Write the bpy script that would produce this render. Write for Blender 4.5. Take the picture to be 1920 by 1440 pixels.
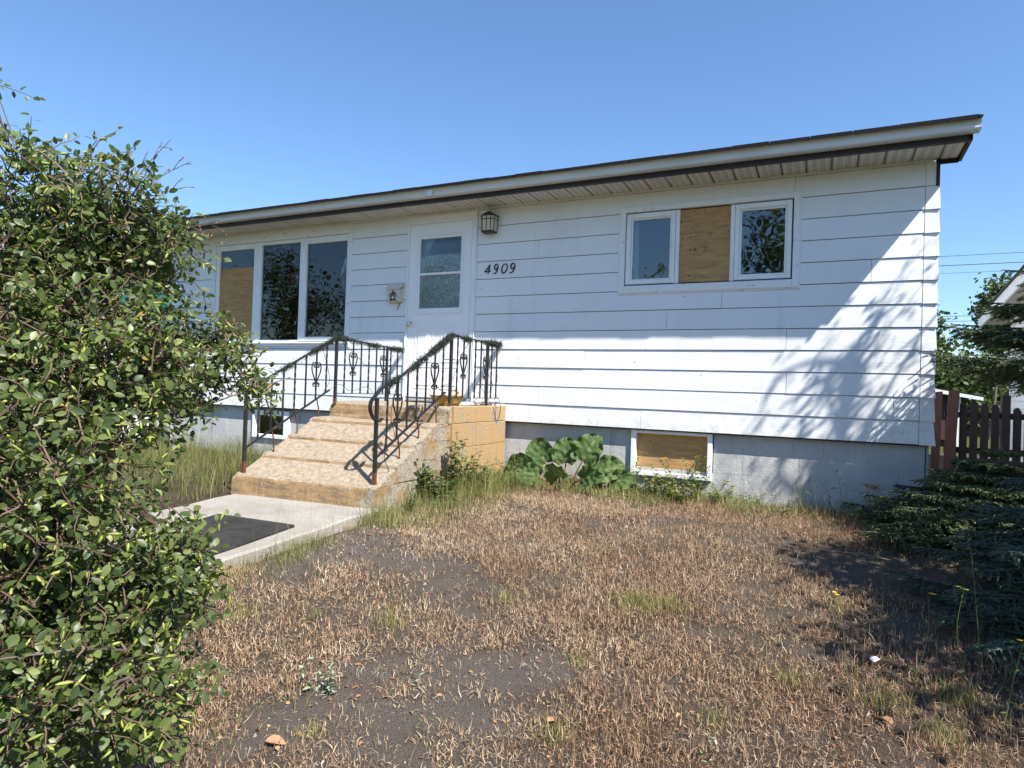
import bpy, math, random
import numpy as np
from mathutils import Vector, Matrix

for o in list(bpy.data.objects):
    bpy.data.objects.remove(o)
SC = bpy.context.scene
COL = SC.collection
rng = np.random.default_rng(11)
random.seed(11)
PI = math.pi

# ------------------------------------------------------------------ camera
CAM_YAW, CAM_PITCH, CAM_ROLL = -0.453709, 0.009173, 0.033751
cam_d = bpy.data.cameras.new('camera')
cam = bpy.data.objects.new('camera', cam_d)
COL.objects.link(cam)
_f = Vector((math.sin(CAM_YAW) * math.cos(CAM_PITCH), math.cos(CAM_YAW) * math.cos(CAM_PITCH), math.sin(CAM_PITCH)))
_r = Vector((math.cos(CAM_YAW), -math.sin(CAM_YAW), 0))
_u = _r.cross(_f)
_r2 = math.cos(CAM_ROLL) * _r + math.sin(CAM_ROLL) * _u
_u2 = -math.sin(CAM_ROLL) * _r + math.cos(CAM_ROLL) * _u
M = Matrix((_r2, _u2, -_f)).transposed().to_4x4()
M.translation = (0, -6.51519, 0.952187)
cam.matrix_world = M
cam_d.sensor_fit = 'HORIZONTAL'
cam_d.sensor_width = 36.0
cam_d.lens = 1200.255 / 1920 * 36
cam_d.clip_start = 0.05
cam_d.clip_end = 3000
SC.camera = cam

# ------------------------------------------------------------------ sky, sun, exposure
SUN = Vector((1.13, -0.578, 1.60)).normalized()
world = bpy.data.worlds.new('World')
SC.world = world
world.use_nodes = True
wn = world.node_tree
wn.nodes.clear()
sky = wn.nodes.new('ShaderNodeTexSky')
sky.sky_type = 'NISHITA'
sky.sun_disc = False
sky.sun_elevation = math.asin(SUN.z)
sky.sun_rotation = math.atan2(SUN.x, SUN.y)
sky.altitude = 600
sky.air_density = 1.25
sky.dust_density = 0.4
sky.ozone_density = 8.5
bg = wn.nodes.new('ShaderNodeBackground')
bg.inputs['Strength'].default_value = 0.099
wo = wn.nodes.new('ShaderNodeOutputWorld')
wn.links.new(sky.outputs[0], bg.inputs[0])
wn.links.new(bg.outputs[0], wo.inputs[0])
sun_d = bpy.data.lights.new('sun', 'SUN')
sun_d.energy = 5.0
sun_d.angle = math.radians(0.55)
sun_d.color = (1.0, 0.955, 0.87)
sun = bpy.data.objects.new('sun', sun_d)
COL.objects.link(sun)
sun.rotation_euler = SUN.to_track_quat('Z', 'Y').to_euler()
sun.location = (20, -12, 30)
SC.view_settings.view_transform = 'Standard'
SC.view_settings.look = 'None'
SC.view_settings.exposure = 1.10
SC.view_settings.gamma = 1.0
SC.view_settings.use_curve_mapping = False
SC.render.engine = 'CYCLES'
SC.cycles.max_bounces = 8
SC.cycles.transparent_max_bounces = 12
SC.cycles.use_denoising = True

# ------------------------------------------------------------------ small numeric helpers
def _hash(ix, iy, seed):
    h = (ix.astype(np.int64) * 374761393 + iy.astype(np.int64) * 668265263 + seed * 974711) & 0x7fffffff
    h = ((h ^ (h >> 13)) * 1274126177) & 0x7fffffff
    return ((h ^ (h >> 16)) & 0xffff) / 65535.0

def vnoise(x, y, s, seed=0):
    x = np.asarray(x, float) * s + 1000.0
    y = np.asarray(y, float) * s + 1000.0
    ix, iy = np.floor(x), np.floor(y)
    fx, fy = x - ix, y - iy
    fx, fy = fx * fx * (3 - 2 * fx), fy * fy * (3 - 2 * fy)
    a, b = _hash(ix, iy, seed), _hash(ix + 1, iy, seed)
    c, d = _hash(ix, iy + 1, seed), _hash(ix + 1, iy + 1, seed)
    return (a * (1 - fx) + b * fx) * (1 - fy) + (c * (1 - fx) + d * fx) * fy

def fbm(x, y, s, seed=0, oct=3):
    v, a, t = 0.0, 1.0, 0.0
    for k in range(oct):
        v = v + a * vnoise(x, y, s * 2 ** k, seed + k)
        t += a
        a *= 0.5
    return v / t

def ground_z(x, y, rough=True):
    x, y = np.asarray(x, float), np.asarray(y, float)
    d = np.clip(-y - 1.2, 0, 9)
    z = -0.06 - 0.105 * d
    z = z + 0.13 * np.exp(-(((x + 2.75) / 0.75) ** 2 + ((y + 3.05) / 0.85) ** 2))
    wz = -.115 - .055 * np.clip(-y - 2.4, 0, 9)
    k = np.exp(-(np.clip(x + 3.22, 0, 9) / .35) ** 2) * (x > -3.9) * np.clip((-y - 1.9) / .4, 0, 1)
    z = z * (1 - k) + np.maximum(z, wz) * k
    left = 1 / (1 + np.exp((x + 4.0) * 7))
    zl = -0.075 - 0.07 * np.clip(-y - 3.6, 0, 9)
    z = z * (1 - left) + zl * left
    far = np.clip((np.hypot(x, y) - 14) / 20, 0, 1)
    z = z * (1 - far) - 0.35 * far
    if rough:
        n = (fbm(x, y, 2.2, 3) - 0.5) * 0.035 + (fbm(x, y, 14, 9) - 0.5) * 0.014
        z = z + n * (1 - far)
    return z

def bell(x, y, cx, cy, rx, ry, a=0):
    c, s = math.cos(a), math.sin(a)
    u, v = (x - cx) * c + (y - cy) * s, -(x - cx) * s + (y - cy) * c
    return np.exp(-((u / rx) ** 2 + (v / ry) ** 2))

def thatch(x, y):
    """0 = bare soil, 1 = dead grass"""
    b = 1.15 * bell(x, y, -3.0, -3.2, 0.34, 0.85, 0.08)
    b = b + 1.0 * bell(x, y, -1.55, -4.35, 0.55, 0.32, 0.5)
    b = b + 0.8 * bell(x, y, -1.25, -3.85, 0.40, 0.16, 0.4)
    b = b + 0.75 * bell(x, y, -2.2, -3.3, 0.35, 0.35)
    b = b + 0.9 * bell(x, y, 0.35, -1.75, 0.75, 0.45, -0.4)
    b = b + 0.8 * bell(x, y, 1.0, -2.4, 0.6, 0.6)
    t = 0.75 + (fbm(x, y, 2.6, 21) - 0.5) * 1.4 + (fbm(x, y, 9.0, 25) - 0.5) * 1.0 - b * 0.85
    return np.clip(t, 0, 1)

# ------------------------------------------------------------------ object helpers
OFF = {}
def place(o, parent):
    COL.objects.link(o)
    if parent is not None:
        o.parent = parent
        OFF[o.name] = OFF.get(parent.name, Vector((0, 0, 0)))
    else:
        OFF[o.name] = Vector((0, 0, 0))
    return o

def thing(name, label, cat, loc, group=None):
    o = bpy.data.objects.new(name, None)
    o.empty_display_size = 0.1
    COL.objects.link(o)
    o.location = loc
    OFF[o.name] = Vector(loc)
    tag(o, label, cat, group)
    return o

def tag(o, label=None, cat=None, group=None, kind=None):
    if label: o['label'] = label
    if cat: o['category'] = cat
    if group: o['group'] = group
    if kind: o['kind'] = kind
    return o

class MB:
    def __init__(self):
        self.v, self.f = [], []
    def add(self, V, F):
        n = len(self.v)
        self.v.extend([tuple(p) for p in V])
        self.f.extend([tuple(i + n for i in f) for f in F])
        return self
    def box(self, x0, x1, y0, y1, z0, z1):
        V = [(x0, y0, z0), (x1, y0, z0), (x1, y1, z0), (x0, y1, z0), (x0, y0, z1), (x1, y0, z1), (x1, y1, z1), (x0, y1, z1)]
        F = [(0, 3, 2, 1), (4, 5, 6, 7), (0, 1, 5, 4), (1, 2, 6, 5), (2, 3, 7, 6), (3, 0, 4, 7)]
        return self.add(V, F)
    def bbox(self, x0, x1, y0, y1, z0, z1, b=0.004):
        """box with chamfered edges facing the front and the sides"""
        def ring(y, i):
            return [(x0 + i, y, z0 + i), (x1 - i, y, z0 + i), (x1 - i, y, z1 - i), (x0 + i, y, z1 - i)]
        R = ring(y0, b) + ring(y0 + b, 0) + ring(y1, 0)
        F = [(0, 1, 2, 3), (11, 10, 9, 8)]
        for k in (0, 4):
            for i in range(4):
                j = (i + 1) % 4
                F.append((k + i, k + 4 + i, k + 4 + j, k + j))
        return self.add(R, F)
    def prism_x(self, prof, x0, x1):
        """closed (y,z) profile swept along x"""
        n = len(prof)
        V = [(x0, y, z) for y, z in prof] + [(x1, y, z) for y, z in prof]
        F = [(i, (i + 1) % n, n + (i + 1) % n, n + i) for i in range(n)]
        F += [tuple(range(n - 1, -1, -1)), tuple(range(n, 2 * n))]
        return self.add(V, F)
    def prism_y(self, prof, y0, y1):
        n = len(prof)
        V = [(x, y0, z) for x, z in prof] + [(x, y1, z) for x, z in prof]
        F = [(i, n + i, n + (i + 1) % n, (i + 1) % n) for i in range(n)]
        F += [tuple(range(n)), tuple(range(2 * n - 1, n - 1, -1))]
        return self.add(V, F)
    def prism_z(self, prof, z0, z1):
        n = len(prof)
        V = [(x, y, z0) for x, y in prof] + [(x, y, z1) for x, y in prof]
        F = [(i, (i + 1) % n, n + (i + 1) % n, n + i) for i in range(n)]
        F += [tuple(range(n - 1, -1, -1)), tuple(range(n, 2 * n))]
        return self.add(V, F)
    def tube(self, P, r, n=6, flat=None):
        P = [Vector(p) for p in P]
        m = len(P)
        rr = [float(q) for q in r] if isinstance(r, (list, tuple, np.ndarray)) else [r] * m
        up = None
        V, F = [], []
        for i in range(m):
            t = (P[min(i + 1, m - 1)] - P[max(i - 1, 0)])
            if t.length < 1e-9: t = Vector((0, 0, 1))
            t.normalize()
            if up is None:
                up = t.orthogonal().normalized()
            up = (up - t * up.dot(t))
            if up.length < 1e-6: up = t.orthogonal()
            up.normalize()
            s = t.cross(up)
            for k in range(n):
                a = 2 * PI * k / n
                V.append(P[i] + (math.cos(a) * up + math.sin(a) * s) * rr[i])
        for i in range(m - 1):
            for k in range(n):
                k2 = (k + 1) % n
                F.append((i * n + k, i * n + k2, (i + 1) * n + k2, (i + 1) * n + k))
        F.append(tuple(range(n - 1, -1, -1)))
        F.append(tuple(range((m - 1) * n, m * n)))
        return self.add(V, F)
    def strap(self, P, w, th, side):
        """flat bar along P; 'side' is the width direction"""
        P = [Vector(p) for p in P]
        s = Vector(side).normalized()
        V, F, m = [], [], len(P)
        for i in range(m):
            t = (P[min(i + 1, m - 1)] - P[max(i - 1, 0)]).normalized()
            nrm = t.cross(s)
            nrm = nrm.normalized() if nrm.length > 1e-6 else Vector((0, 0, 1))
            for a, b in ((-1, -1), (1, -1), (1, 1), (-1, 1)):
                V.append(P[i] + s * a * w / 2 + nrm * b * th / 2)
        for i in range(m - 1):
            for k in range(4):
                k2 = (k + 1) % 4
                F.append((i * 4 + k, i * 4 + k2, i * 4 + 4 + k2, i * 4 + 4 + k))
        F += [(3, 2, 1, 0), tuple(range(m * 4 - 4, m * 4))]
        return self.add(V, F)
    def build(self, name, m, parent=None, smooth=False):
        me = bpy.data.meshes.new(name)
        o = bpy.data.objects.new(name, me)
        place(o, parent)
        off = OFF[o.name]
        me.from_pydata([(p[0] - off.x, p[1] - off.y, p[2] - off.z) for p in self.v], [], self.f)
        me.materials.append(m)
        if smooth:
            me.polygons.foreach_set('use_smooth', [True] * len(me.polygons))
        me.update()
        return o

def np_mesh(name, V, F, m, parent=None, var=None, smooth=False, attr='var'):
    """bulk mesh: V (n,3); F (m,k) integer array"""
    V = np.asarray(V, np.float32)
    me = bpy.data.meshes.new(name)
    o = bpy.data.objects.new(name, me)
    place(o, parent)
    off = OFF[o.name]
    V = V - np.array((off.x, off.y, off.z), np.float32)
    k = F.shape[1]
    me.vertices.add(len(V))
    me.vertices.foreach_set('co', V.ravel())
    me.loops.add(F.size)
    me.loops.foreach_set('vertex_index', F.astype(np.int32).ravel())
    me.polygons.add(len(F))
    me.polygons.foreach_set('loop_start', np.arange(0, F.size, k, dtype=np.int32))
    me.polygons.foreach_set('loop_total', np.full(len(F), k, np.int32))
    if smooth:
        me.polygons.foreach_set('use_smooth', np.ones(len(F), bool))
    if var is not None:
        a = me.attributes.new(attr, 'FLOAT', 'POINT')
        a.data.foreach_set('value', np.asarray(var, np.float32))
    me.materials.append(m)
    me.update()
    return o

# ------------------------------------------------------------------ materials
def ramp(nt, pts):
    r = nt.nodes.new('ShaderNodeValToRGB')
    el = r.color_ramp.elements
    while len(el) < len(pts): el.new(0.5)
    for e, (p, c) in zip(el, pts):
        e.position = p
        e.color = (*c, 1)
    return r

class Mat:
    """thin wrapper that wires a Principled material on world positions"""
    def __init__(self, name, color=(.5, .5, .5), rough=.6, spec=.4, metal=0):
        self.m = bpy.data.materials.new(name)
        self.m.use_nodes = True
        self.nt = self.m.node_tree
        self.b = self.nt.nodes['Principled BSDF']
        self.b.inputs['Base Color'].default_value = (*color, 1)
        self.b.inputs['Roughness'].default_value = rough
        self.b.inputs['Specular IOR Level'].default_value = spec
        self.b.inputs['Metallic'].default_value = metal
        self.geo = self.nt.nodes.new('ShaderNodeNewGeometry')
        self.hs = None
    def L(self, a, b): self.nt.links.new(a, b)
    def coords(self, scale=(1, 1, 1)):
        n = self.nt.nodes.new('ShaderNodeMapping')
        n.inputs['Scale'].default_value = scale
        self.L(self.geo.outputs['Position'], n.inputs['Vector'])
        return n.outputs[0]
    def noise(self, s, scale=(1, 1, 1), detail=4, rough=.55, dist=0):
        n = self.nt.nodes.new('ShaderNodeTexNoise')
        n.inputs['Scale'].default_value = s
        n.inputs['Detail'].default_value = detail
        n.inputs['Roughness'].default_value = rough
        n.inputs['Distortion'].default_value = dist
        self.L(self.coords(scale), n.inputs['Vector'])
        return n.outputs['Fac']
    def voronoi(self, s, scale=(1, 1, 1), out='Distance', feat='F1'):
        n = self.nt.nodes.new('ShaderNodeTexVoronoi')
        n.feature = feat
        n.inputs['Scale'].default_value = s
        self.L(self.coords(scale), n.inputs['Vector'])
        return n.outputs[out]
    def attr(self, name='var'):
        n = self.nt.nodes.new('ShaderNodeAttribute')
        n.attribute_name = name
        return n.outputs['Fac']
    def ramp(self, fac, pts):
        r = ramp(self.nt, pts)
        self.L(fac, r.inputs[0])
        return r.outputs[0]
    def mix(self, fac, a, b, mode='MIX'):
        n = self.nt.nodes.new('ShaderNodeMix')
        n.data_type = 'RGBA'
        n.blend_type = mode
        for i, x in ((0, fac), (6, a), (7, b)):
            if hasattr(x, 'links'): self.L(x, n.inputs[i])
            elif isinstance(x, tuple): n.inputs[i].default_value = (*x, 1)
            else: n.inputs[i].default_value = x
        return n.outputs[2]
    def math(self, op, a, b=0.0, c=None):
        n = self.nt.nodes.new('ShaderNodeMath')
        n.operation = op
        for i, x in enumerate((a, b) if c is None else (a, b, c)):
            if hasattr(x, 'links'): self.L(x, n.inputs[i])
            else: n.inputs[i].default_value = x
        return n.outputs[0]
    def sep(self):
        n = self.nt.nodes.new('ShaderNodeSeparateXYZ')
        self.L(self.geo.outputs['Position'], n.inputs[0])
        return n.outputs
    def col(self, out):
        self.L(out, self.b.inputs['Base Color'])
        return self
    def bump(self, h, strength=.3, dist=.01):
        n = self.nt.nodes.new('ShaderNodeBump')
        n.inputs['Strength'].default_value = strength
        n.inputs['Distance'].default_value = dist
        self.L(h, n.inputs['Height'])
        if self.hs is not None: self.L(self.hs, n.inputs['Normal'])
        self.hs = n.outputs[0]
        self.L(self.hs, self.b.inputs['Normal'])
        return self

def leafy(name, pts, rough=.5, trans=.35, tcol=(.25, .4, .06), spec=.35):
    """leaf material: colour from the per-leaf attribute, thin translucency"""
    M_ = Mat(name, rough=rough, spec=spec)
    c = M_.ramp(M_.attr(), pts)
    M_.col(c)
    t = M_.nt.nodes.new('ShaderNodeBsdfTranslucent')
    M_.L(M_.mix(.55, c, tcol), t.inputs[0])
    mx = M_.nt.nodes.new('ShaderNodeMixShader')
    mx.inputs[0].default_value = trans
    out = M_.nt.nodes['Material Output']
    M_.L(M_.b.outputs[0], mx.inputs[1])
    M_.L(t.outputs[0], mx.inputs[2])
    M_.L(mx.outputs[0], out.inputs[0])
    return M_.m

# white lap siding with pressed wood grain, faint weather dirt
_ = Mat('siding_paint', rough=.5, spec=.35)
_.col(_.mix(_.math('MULTIPLY', _.ramp(_.noise(1.6, (1, 1, 1), 5, .6), [(.45, (0, 0, 0)), (.85, (1, 1, 1))]), .5),
            (.775, .79, .805), (.66, .665, .66)))
sz_ = _.sep()
low = _.math('MINIMUM', _.math('MAXIMUM', _.math('MULTIPLY', _.math('SUBTRACT', .95, sz_[2]), 1.6), 0.0), .55)
spl = _.math('MULTIPLY', low, _.ramp(_.noise(16, (1, 1, .8), 7, .75), [(.46, (0, 0, 0)), (.68, (1, 1, 1))]))
base_ = _.b.inputs['Base Color'].links[0].from_socket
base_ = _.mix(_.math('MULTIPLY', _.ramp(_.noise(7, (1, 1, .06), 5, .65), [(.56, (0, 0, 0)), (.74, (1, 1, 1))]), .22), base_, (.46, .45, .42))
_.col(_.mix(spl, base_, (.42, .38, .32)))
_.bump(_.noise(30, (.25, 1, 3.2), 4, .6), .28, .006)
_.bump(_.noise(1.7, (1, 1, 2.2), 2, .5), .35, .03)
M_SIDING = _.m
_ = Mat('trim_paint', rough=.5, spec=.35)
_.col(_.mix(_.ramp(_.noise(11, (1, 1, 2.5), 6, .7), [(.60, (0, 0, 0)), (.66, (1, 1, 1))]), (.78, .79, .79), (.52, .49, .44)))
_.bump(_.noise(60), .15, .003)
M_TRIM = _.m
_ = Mat('vinyl_frame', (.80, .81, .81), .35)
_.col(_.mix(_.ramp(_.noise(5, (1, 1, .4), 4), [(.5, (0, 0, 0)), (.9, (1, 1, 1))]), (.81, .82, .82), (.66, .66, .63)))
M_VINYL = _.m
_ = Mat('dark_joint', (.03, .03, .03), .9)
M_JOINT = _.m
# vented soffit: rows of small punched holes
_ = Mat('soffit_metal', rough=.5)
sx = _.sep()
hx = _.math('SINE', _.math('MULTIPLY', sx[0], 2 * PI / .0135))
hy = _.math('SINE', _.math('MULTIPLY', sx[1], 2 * PI / .016))
band = _.math('GREATER_THAN', _.math('SINE', _.math('ADD', _.math('MULTIPLY', sx[0], 2 * PI / .0691), 1.1)), -.35)
hole = _.math('MULTIPLY', _.math('GREATER_THAN', _.math('ADD', hx, hy), .55), band)
_.col(_.mix(hole, _.mix(_.noise(3.0), (.70, .67, .62), (.60, .57, .52)), (.20, .185, .17)))
M_SOFFIT = _.m
_ = Mat('gutter_metal', rough=.38, spec=.5)
_.col(_.mix(_.ramp(_.noise(4, (.3, 1, 1.5), 5, .6), [(.48, (0, 0, 0)), (.8, (1, 1, 1))]), (.66, .70, .74), (.52, .54, .55)))
M_GUTTER = _.m
_ = Mat('brown_fascia', (.022, .014, .012), .45)
M_FASCIA = _.m
_ = Mat('shingle', rough=.9, spec=.2)
_.col(_.mix(_.noise(140, detail=2), (.006, .006, .007), (.018, .016, .016)))
_.bump(_.noise(300), .5, .004)
M_SHINGLE = _.m
# painted foundation block
_ = Mat('foundation_paint', rough=.85, spec=.2)
n1 = _.noise(2.2, (1, 1, .5), 6, .65)
streak = _.noise(9, (1, 1, .07), 4, .6)
c = _.mix(_.ramp(n1, [(.35, (0, 0, 0)), (.75, (1, 1, 1))]), (.50, .50, .49), (.36, .37, .38))
c = _.mix(_.math('MULTIPLY', _.ramp(streak, [(.58, (0, 0, 0)), (.70, (1, 1, 1))]), .55), c, (.20, .19, .18))
c = _.mix(_.math('MULTIPLY', _.ramp(_.voronoi(16), [(.07, (1, 1, 1)), (.12, (0, 0, 0))]), .5), c, (.16, .15, .14))
_.col(c)
_.bump(_.noise(26, detail=6, rough=.7), .5, .012)
M_FOUND = _.m
# peach step paint worn through to concrete
def step_paint(name, wear, edge):
    _ = Mat(name, rough=.85, spec=.2)
    s = _.sep()
    conc = _.mix(_.ramp(_.voronoi(60), [(.2, (0, 0, 0)), (.7, (1, 1, 1))]), (.24, .205, .165), (.40, .345, .27))
    conc = _.mix(_.ramp(_.noise(34, detail=6, rough=.8), [(.38, (1, 1, 1)), (.46, (0, 0, 0))]), conc, (.12, .105, .09))
    paint = _.mix(_.noise(7, detail=6, rough=.7), (.46, .305, .155), (.38, .245, .12))
    paint = _.mix(_.ramp(_.noise(46, detail=4, rough=.75), [(.54, (0, 0, 0)), (.62, (1, 1, 1))]), paint, (.25, .175, .11))
    if edge:
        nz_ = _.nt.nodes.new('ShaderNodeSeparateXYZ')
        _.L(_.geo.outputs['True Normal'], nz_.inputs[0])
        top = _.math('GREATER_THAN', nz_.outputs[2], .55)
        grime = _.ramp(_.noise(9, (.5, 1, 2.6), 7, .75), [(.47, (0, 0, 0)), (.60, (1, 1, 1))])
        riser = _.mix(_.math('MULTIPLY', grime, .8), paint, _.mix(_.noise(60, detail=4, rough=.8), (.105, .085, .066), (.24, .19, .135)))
        riser = _.mix(.18, riser, (.16, .10, .055))  # upright faces toned darker; riser shading put into the paint
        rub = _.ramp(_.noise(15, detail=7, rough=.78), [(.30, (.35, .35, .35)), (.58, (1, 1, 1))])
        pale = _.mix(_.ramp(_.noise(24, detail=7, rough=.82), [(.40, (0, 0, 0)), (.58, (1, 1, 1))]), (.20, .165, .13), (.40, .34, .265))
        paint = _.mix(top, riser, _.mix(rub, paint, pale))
    w = _.math('ADD', _.noise(4.5, detail=8, rough=.72), _.math('MULTIPLY', _.noise(38, detail=4), .16))
    if edge:   # the open end of the flight has lost most of its paint
        e = _.math('MULTIPLY', _.math('SUBTRACT', s[0], -3.40), 1.8)
        w = _.math('ADD', w, _.math('MINIMUM', _.math('MAXIMUM', e, 0.0), .16))
    _.col(_.mix(_.ramp(w, [(wear, (0, 0, 0)), (wear + .05, (1, 1, 1))]), paint, conc))
    _.bump(_.noise(60, detail=8, rough=.8), .75, .02)
    _.bump(w, .35, .01)
    return _.m
M_STEP = step_paint('worn_step_paint', .67, True)
M_TREAD = M_STEP
M_BLOCK = step_paint('block_paint', .635, False)
_ = Mat('walk_concrete', rough=.9, spec=.2)
c = _.mix(_.ramp(_.voronoi(140), [(.2, (0, 0, 0)), (.65, (1, 1, 1))]), (.185, .170, .150), (.36, .335, .30))
c = _.mix(_.ramp(_.noise(3, detail=6, rough=.7), [(.45, (0, 0, 0)), (.75, (1, 1, 1))]), c, (.22, .195, .165))
_.col(c)
_.bump(_.noise(160, detail=6, rough=.8), .6, .006)
M_WALK = _.m
_ = Mat('black_rubber', rough=.85, spec=.25)
_.col(_.mix(_.math('MULTIPLY', _.ramp(_.noise(5, detail=6, rough=.75), [(.4, (0, 0, 0)), (.75, (1, 1, 1))]), .6), _.mix(_.noise(240, detail=3), (.010, .0095, .0095), (.032, .030, .028)), (.075, .066, .058)))
_.bump(_.voronoi(260), .5, .004)
M_RUBBER = _.m
# black iron with rust near the feet
_ = Mat('wrought_iron', rough=.5, spec=.45)
s = _.sep()
rz = _.math('MULTIPLY', _.math('SUBTRACT', _.noise(9, detail=5, rough=.7), .58), 6.0)
_.col(_.mix(_.math('MINIMUM', _.math('MAXIMUM', rz, 0.0), .8), (.013, .013, .014), (.10, .045, .028)))
_.bump(_.noise(200), .3, .002)
M_IRON = _.m
_ = Mat('rusty_iron', rough=.8, spec=.25)
_.col(_.mix(_.noise(60, detail=4), (.16, .06, .028), (.055, .026, .02)))
M_RUST = _.m
# plywood
_ = Mat('plywood', rough=.75, spec=.25)
grain = _.noise(3.2, (1.0, 1, 7), 7, .68, 1.6)
c = _.ramp(grain, [(.3, (.31, .165, .065)), (.5, (.43, .255, .11)), (.7, (.53, .35, .17))])
c = _.mix(_.ramp(_.voronoi(7.5, (1, 1, 1.6)), [(.06, (1, 1, 1)), (.11, (0, 0, 0))]), c, (.17, .08, .03))
c = _.mix(_.math('MULTIPLY', _.ramp(_.noise(2.6, detail=5), [(.5, (0, 0, 0)), (.75, (1, 1, 1))]), .5), c, (.36, .19, .075))
_.col(c)
_.bump(grain, .2, .004)
M_PLY = _.m
_ = Mat('pencil_mark', (.05, .03, .02), .9)
M_PENCIL = _.m

def glass(name, tint=(.9, .95, .95), rough=.0, wav=0, refl=1.0):
    m = bpy.data.materials.new(name)
    m.use_nodes = True
    nt = m.node_tree
    nt.nodes.clear()
    out = nt.nodes.new('ShaderNodeOutputMaterial')
    fr = nt.nodes.new('ShaderNodeFresnel')
    fr.inputs['IOR'].default_value = 1.52
    mu = nt.nodes.new('ShaderNodeMath')
    mu.operation = 'MULTIPLY'
    mu.inputs[1].default_value = 1.9 * refl          # two faces of a sealed double pane
    tr = nt.nodes.new('ShaderNodeBsdfTransparent')
    tr.inputs[0].default_value = (*tint, 1)
    gl = nt.nodes.new('ShaderNodeBsdfGlossy')
    gl.inputs['Roughness'].default_value = rough
    mx = nt.nodes.new('ShaderNodeMixShader')
    nt.links.new(fr.outputs[0], mu.inputs[0])
    nt.links.new(mu.outputs[0], mx.inputs[0])
    nt.links.new(tr.outputs[0], mx.inputs[1])
    nt.links.new(gl.outputs[0], mx.inputs[2])
    nt.links.new(mx.outputs[0], out.inputs[0])
    if wav:
        g = nt.nodes.new('ShaderNodeNewGeometry')
        n = nt.nodes.new('ShaderNodeTexNoise')
        n.inputs['Scale'].default_value = 4.0
        n.inputs['Detail'].default_value = 2
        b = nt.nodes.new('ShaderNodeBump')
        b.inputs['Strength'].default_value = wav
        b.inputs['Distance'].default_value = .02
        nt.links.new(g.outputs['Position'], n.inputs['Vector'])
        nt.links.new(n.outputs['Fac'], b.inputs['Height'])
        nt.links.new(b.outputs[0], gl.inputs['Normal'])
        nt.links.new(b.outputs[0], fr.inputs['Normal'])
    return m
M_GLASS = glass('window_glass', (.82, .88, .90), .0, .05, 1.25)
M_GLASS3 = glass('storm_door_glass', (.92, .95, .95), .0, .10, .45)
M_GLASS2 = glass('tinted_window_glass', (.88, .92, .92), .0, .05)
# crinkled plastic film behind the storm door glass
_ = Mat('crinkled_film', (.62, .68, .66), .25, .5)
w = _.noise(22, (1, 1, 1), 3, .6, 2.5)
_.col(_.mix(_.ramp(w, [(.42, (0, 0, 0)), (.62, (1, 1, 1))]), (.36, .42, .41), (.80, .84, .82)))
_.bump(w, .9, .03)
M_FILM = _.m
M_ROOM = Mat('dim_room_wall', (.42, .40, .37), .9).m
_ = Mat('curtain_cloth', rough=.85)
_.col(_.mix(_.noise(30, (1, 1, .05)), (.66, .74, .71), (.80, .86, .83)))
M_CURTAIN = _.m
M_RED = Mat('red_plastic', (.5, .02, .025), .5).m
M_DOOR = Mat('door_enamel', (.80, .81, .82), .4).m
M_INDOOR = Mat('inner_door_paint', (.50, .56, .54), .5).m
M_DARKGLASS = Mat('dark_fan_light', (.02, .025, .03), .08, .6).m
M_CHROME = Mat('worn_chrome', (.62, .62, .60), .22, .5, 1).m
M_BLACK = Mat('black_enamel', (.010, .010, .011), .35).m
M_BRONZE = Mat('bronze_lantern', (.045, .032, .022), .45, .4).m
_ = Mat('cream_glass', (.66, .60, .44), .3)
_.b.inputs['Transmission Weight'].default_value = .15
M_CREAM = _.m
_ = Mat('chipped_white_enamel', rough=.6)
_.col(_.mix(_.ramp(_.noise(24, detail=6, rough=.75), [(.58, (0, 0, 0)), (.66, (1, 1, 1))]), (.62, .57, .48), (.24, .12, .06)))
M_MAILBOX = _.m
M_MAILDARK = Mat('dark_relief', (.05, .04, .04), .6).m
_ = Mat('yellow_plastic', rough=.45)
_.col(_.mix(_.noise(8, detail=5), (.50, .31, .06), (.40, .24, .06)))
M_YELLOW = _.m
M_WHITE = Mat('white_paper', (.80, .80, .79), .7).m
M_PINK = Mat('pink_plastic_bag', (.74, .50, .58), .5).m
M_CABLE = Mat('green_cable', (.010, .022, .014), .6).m
M_GARLAND = leafy('tinsel_needles', [(0, (.010, .015, .013)), (1, (.042, .054, .048))], .6, .1)

# ------------------------------------------------------------------ ground
def axis(fine0, fine1, step, lo, hi):
    a = list(np.arange(fine0, fine1 + 1e-6, step))
    d, x = step, fine0
    L = []
    while x > lo:
        d *= 1.35
        x -= d
        L.append(max(x, lo))
    d, x = step, a[-1]
    R = []
    while x < hi:
        d *= 1.35
        x += d
        R.append(min(x, hi))
    return np.array(L[::-1] + a + R)
gx, gy = axis(-7.0, 2.4, .04, -900, 900), axis(-7.4, .2, .04, -900, 1500)
GX, GY = np.meshgrid(gx, gy)
GZ = ground_z(GX, GY)
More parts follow.
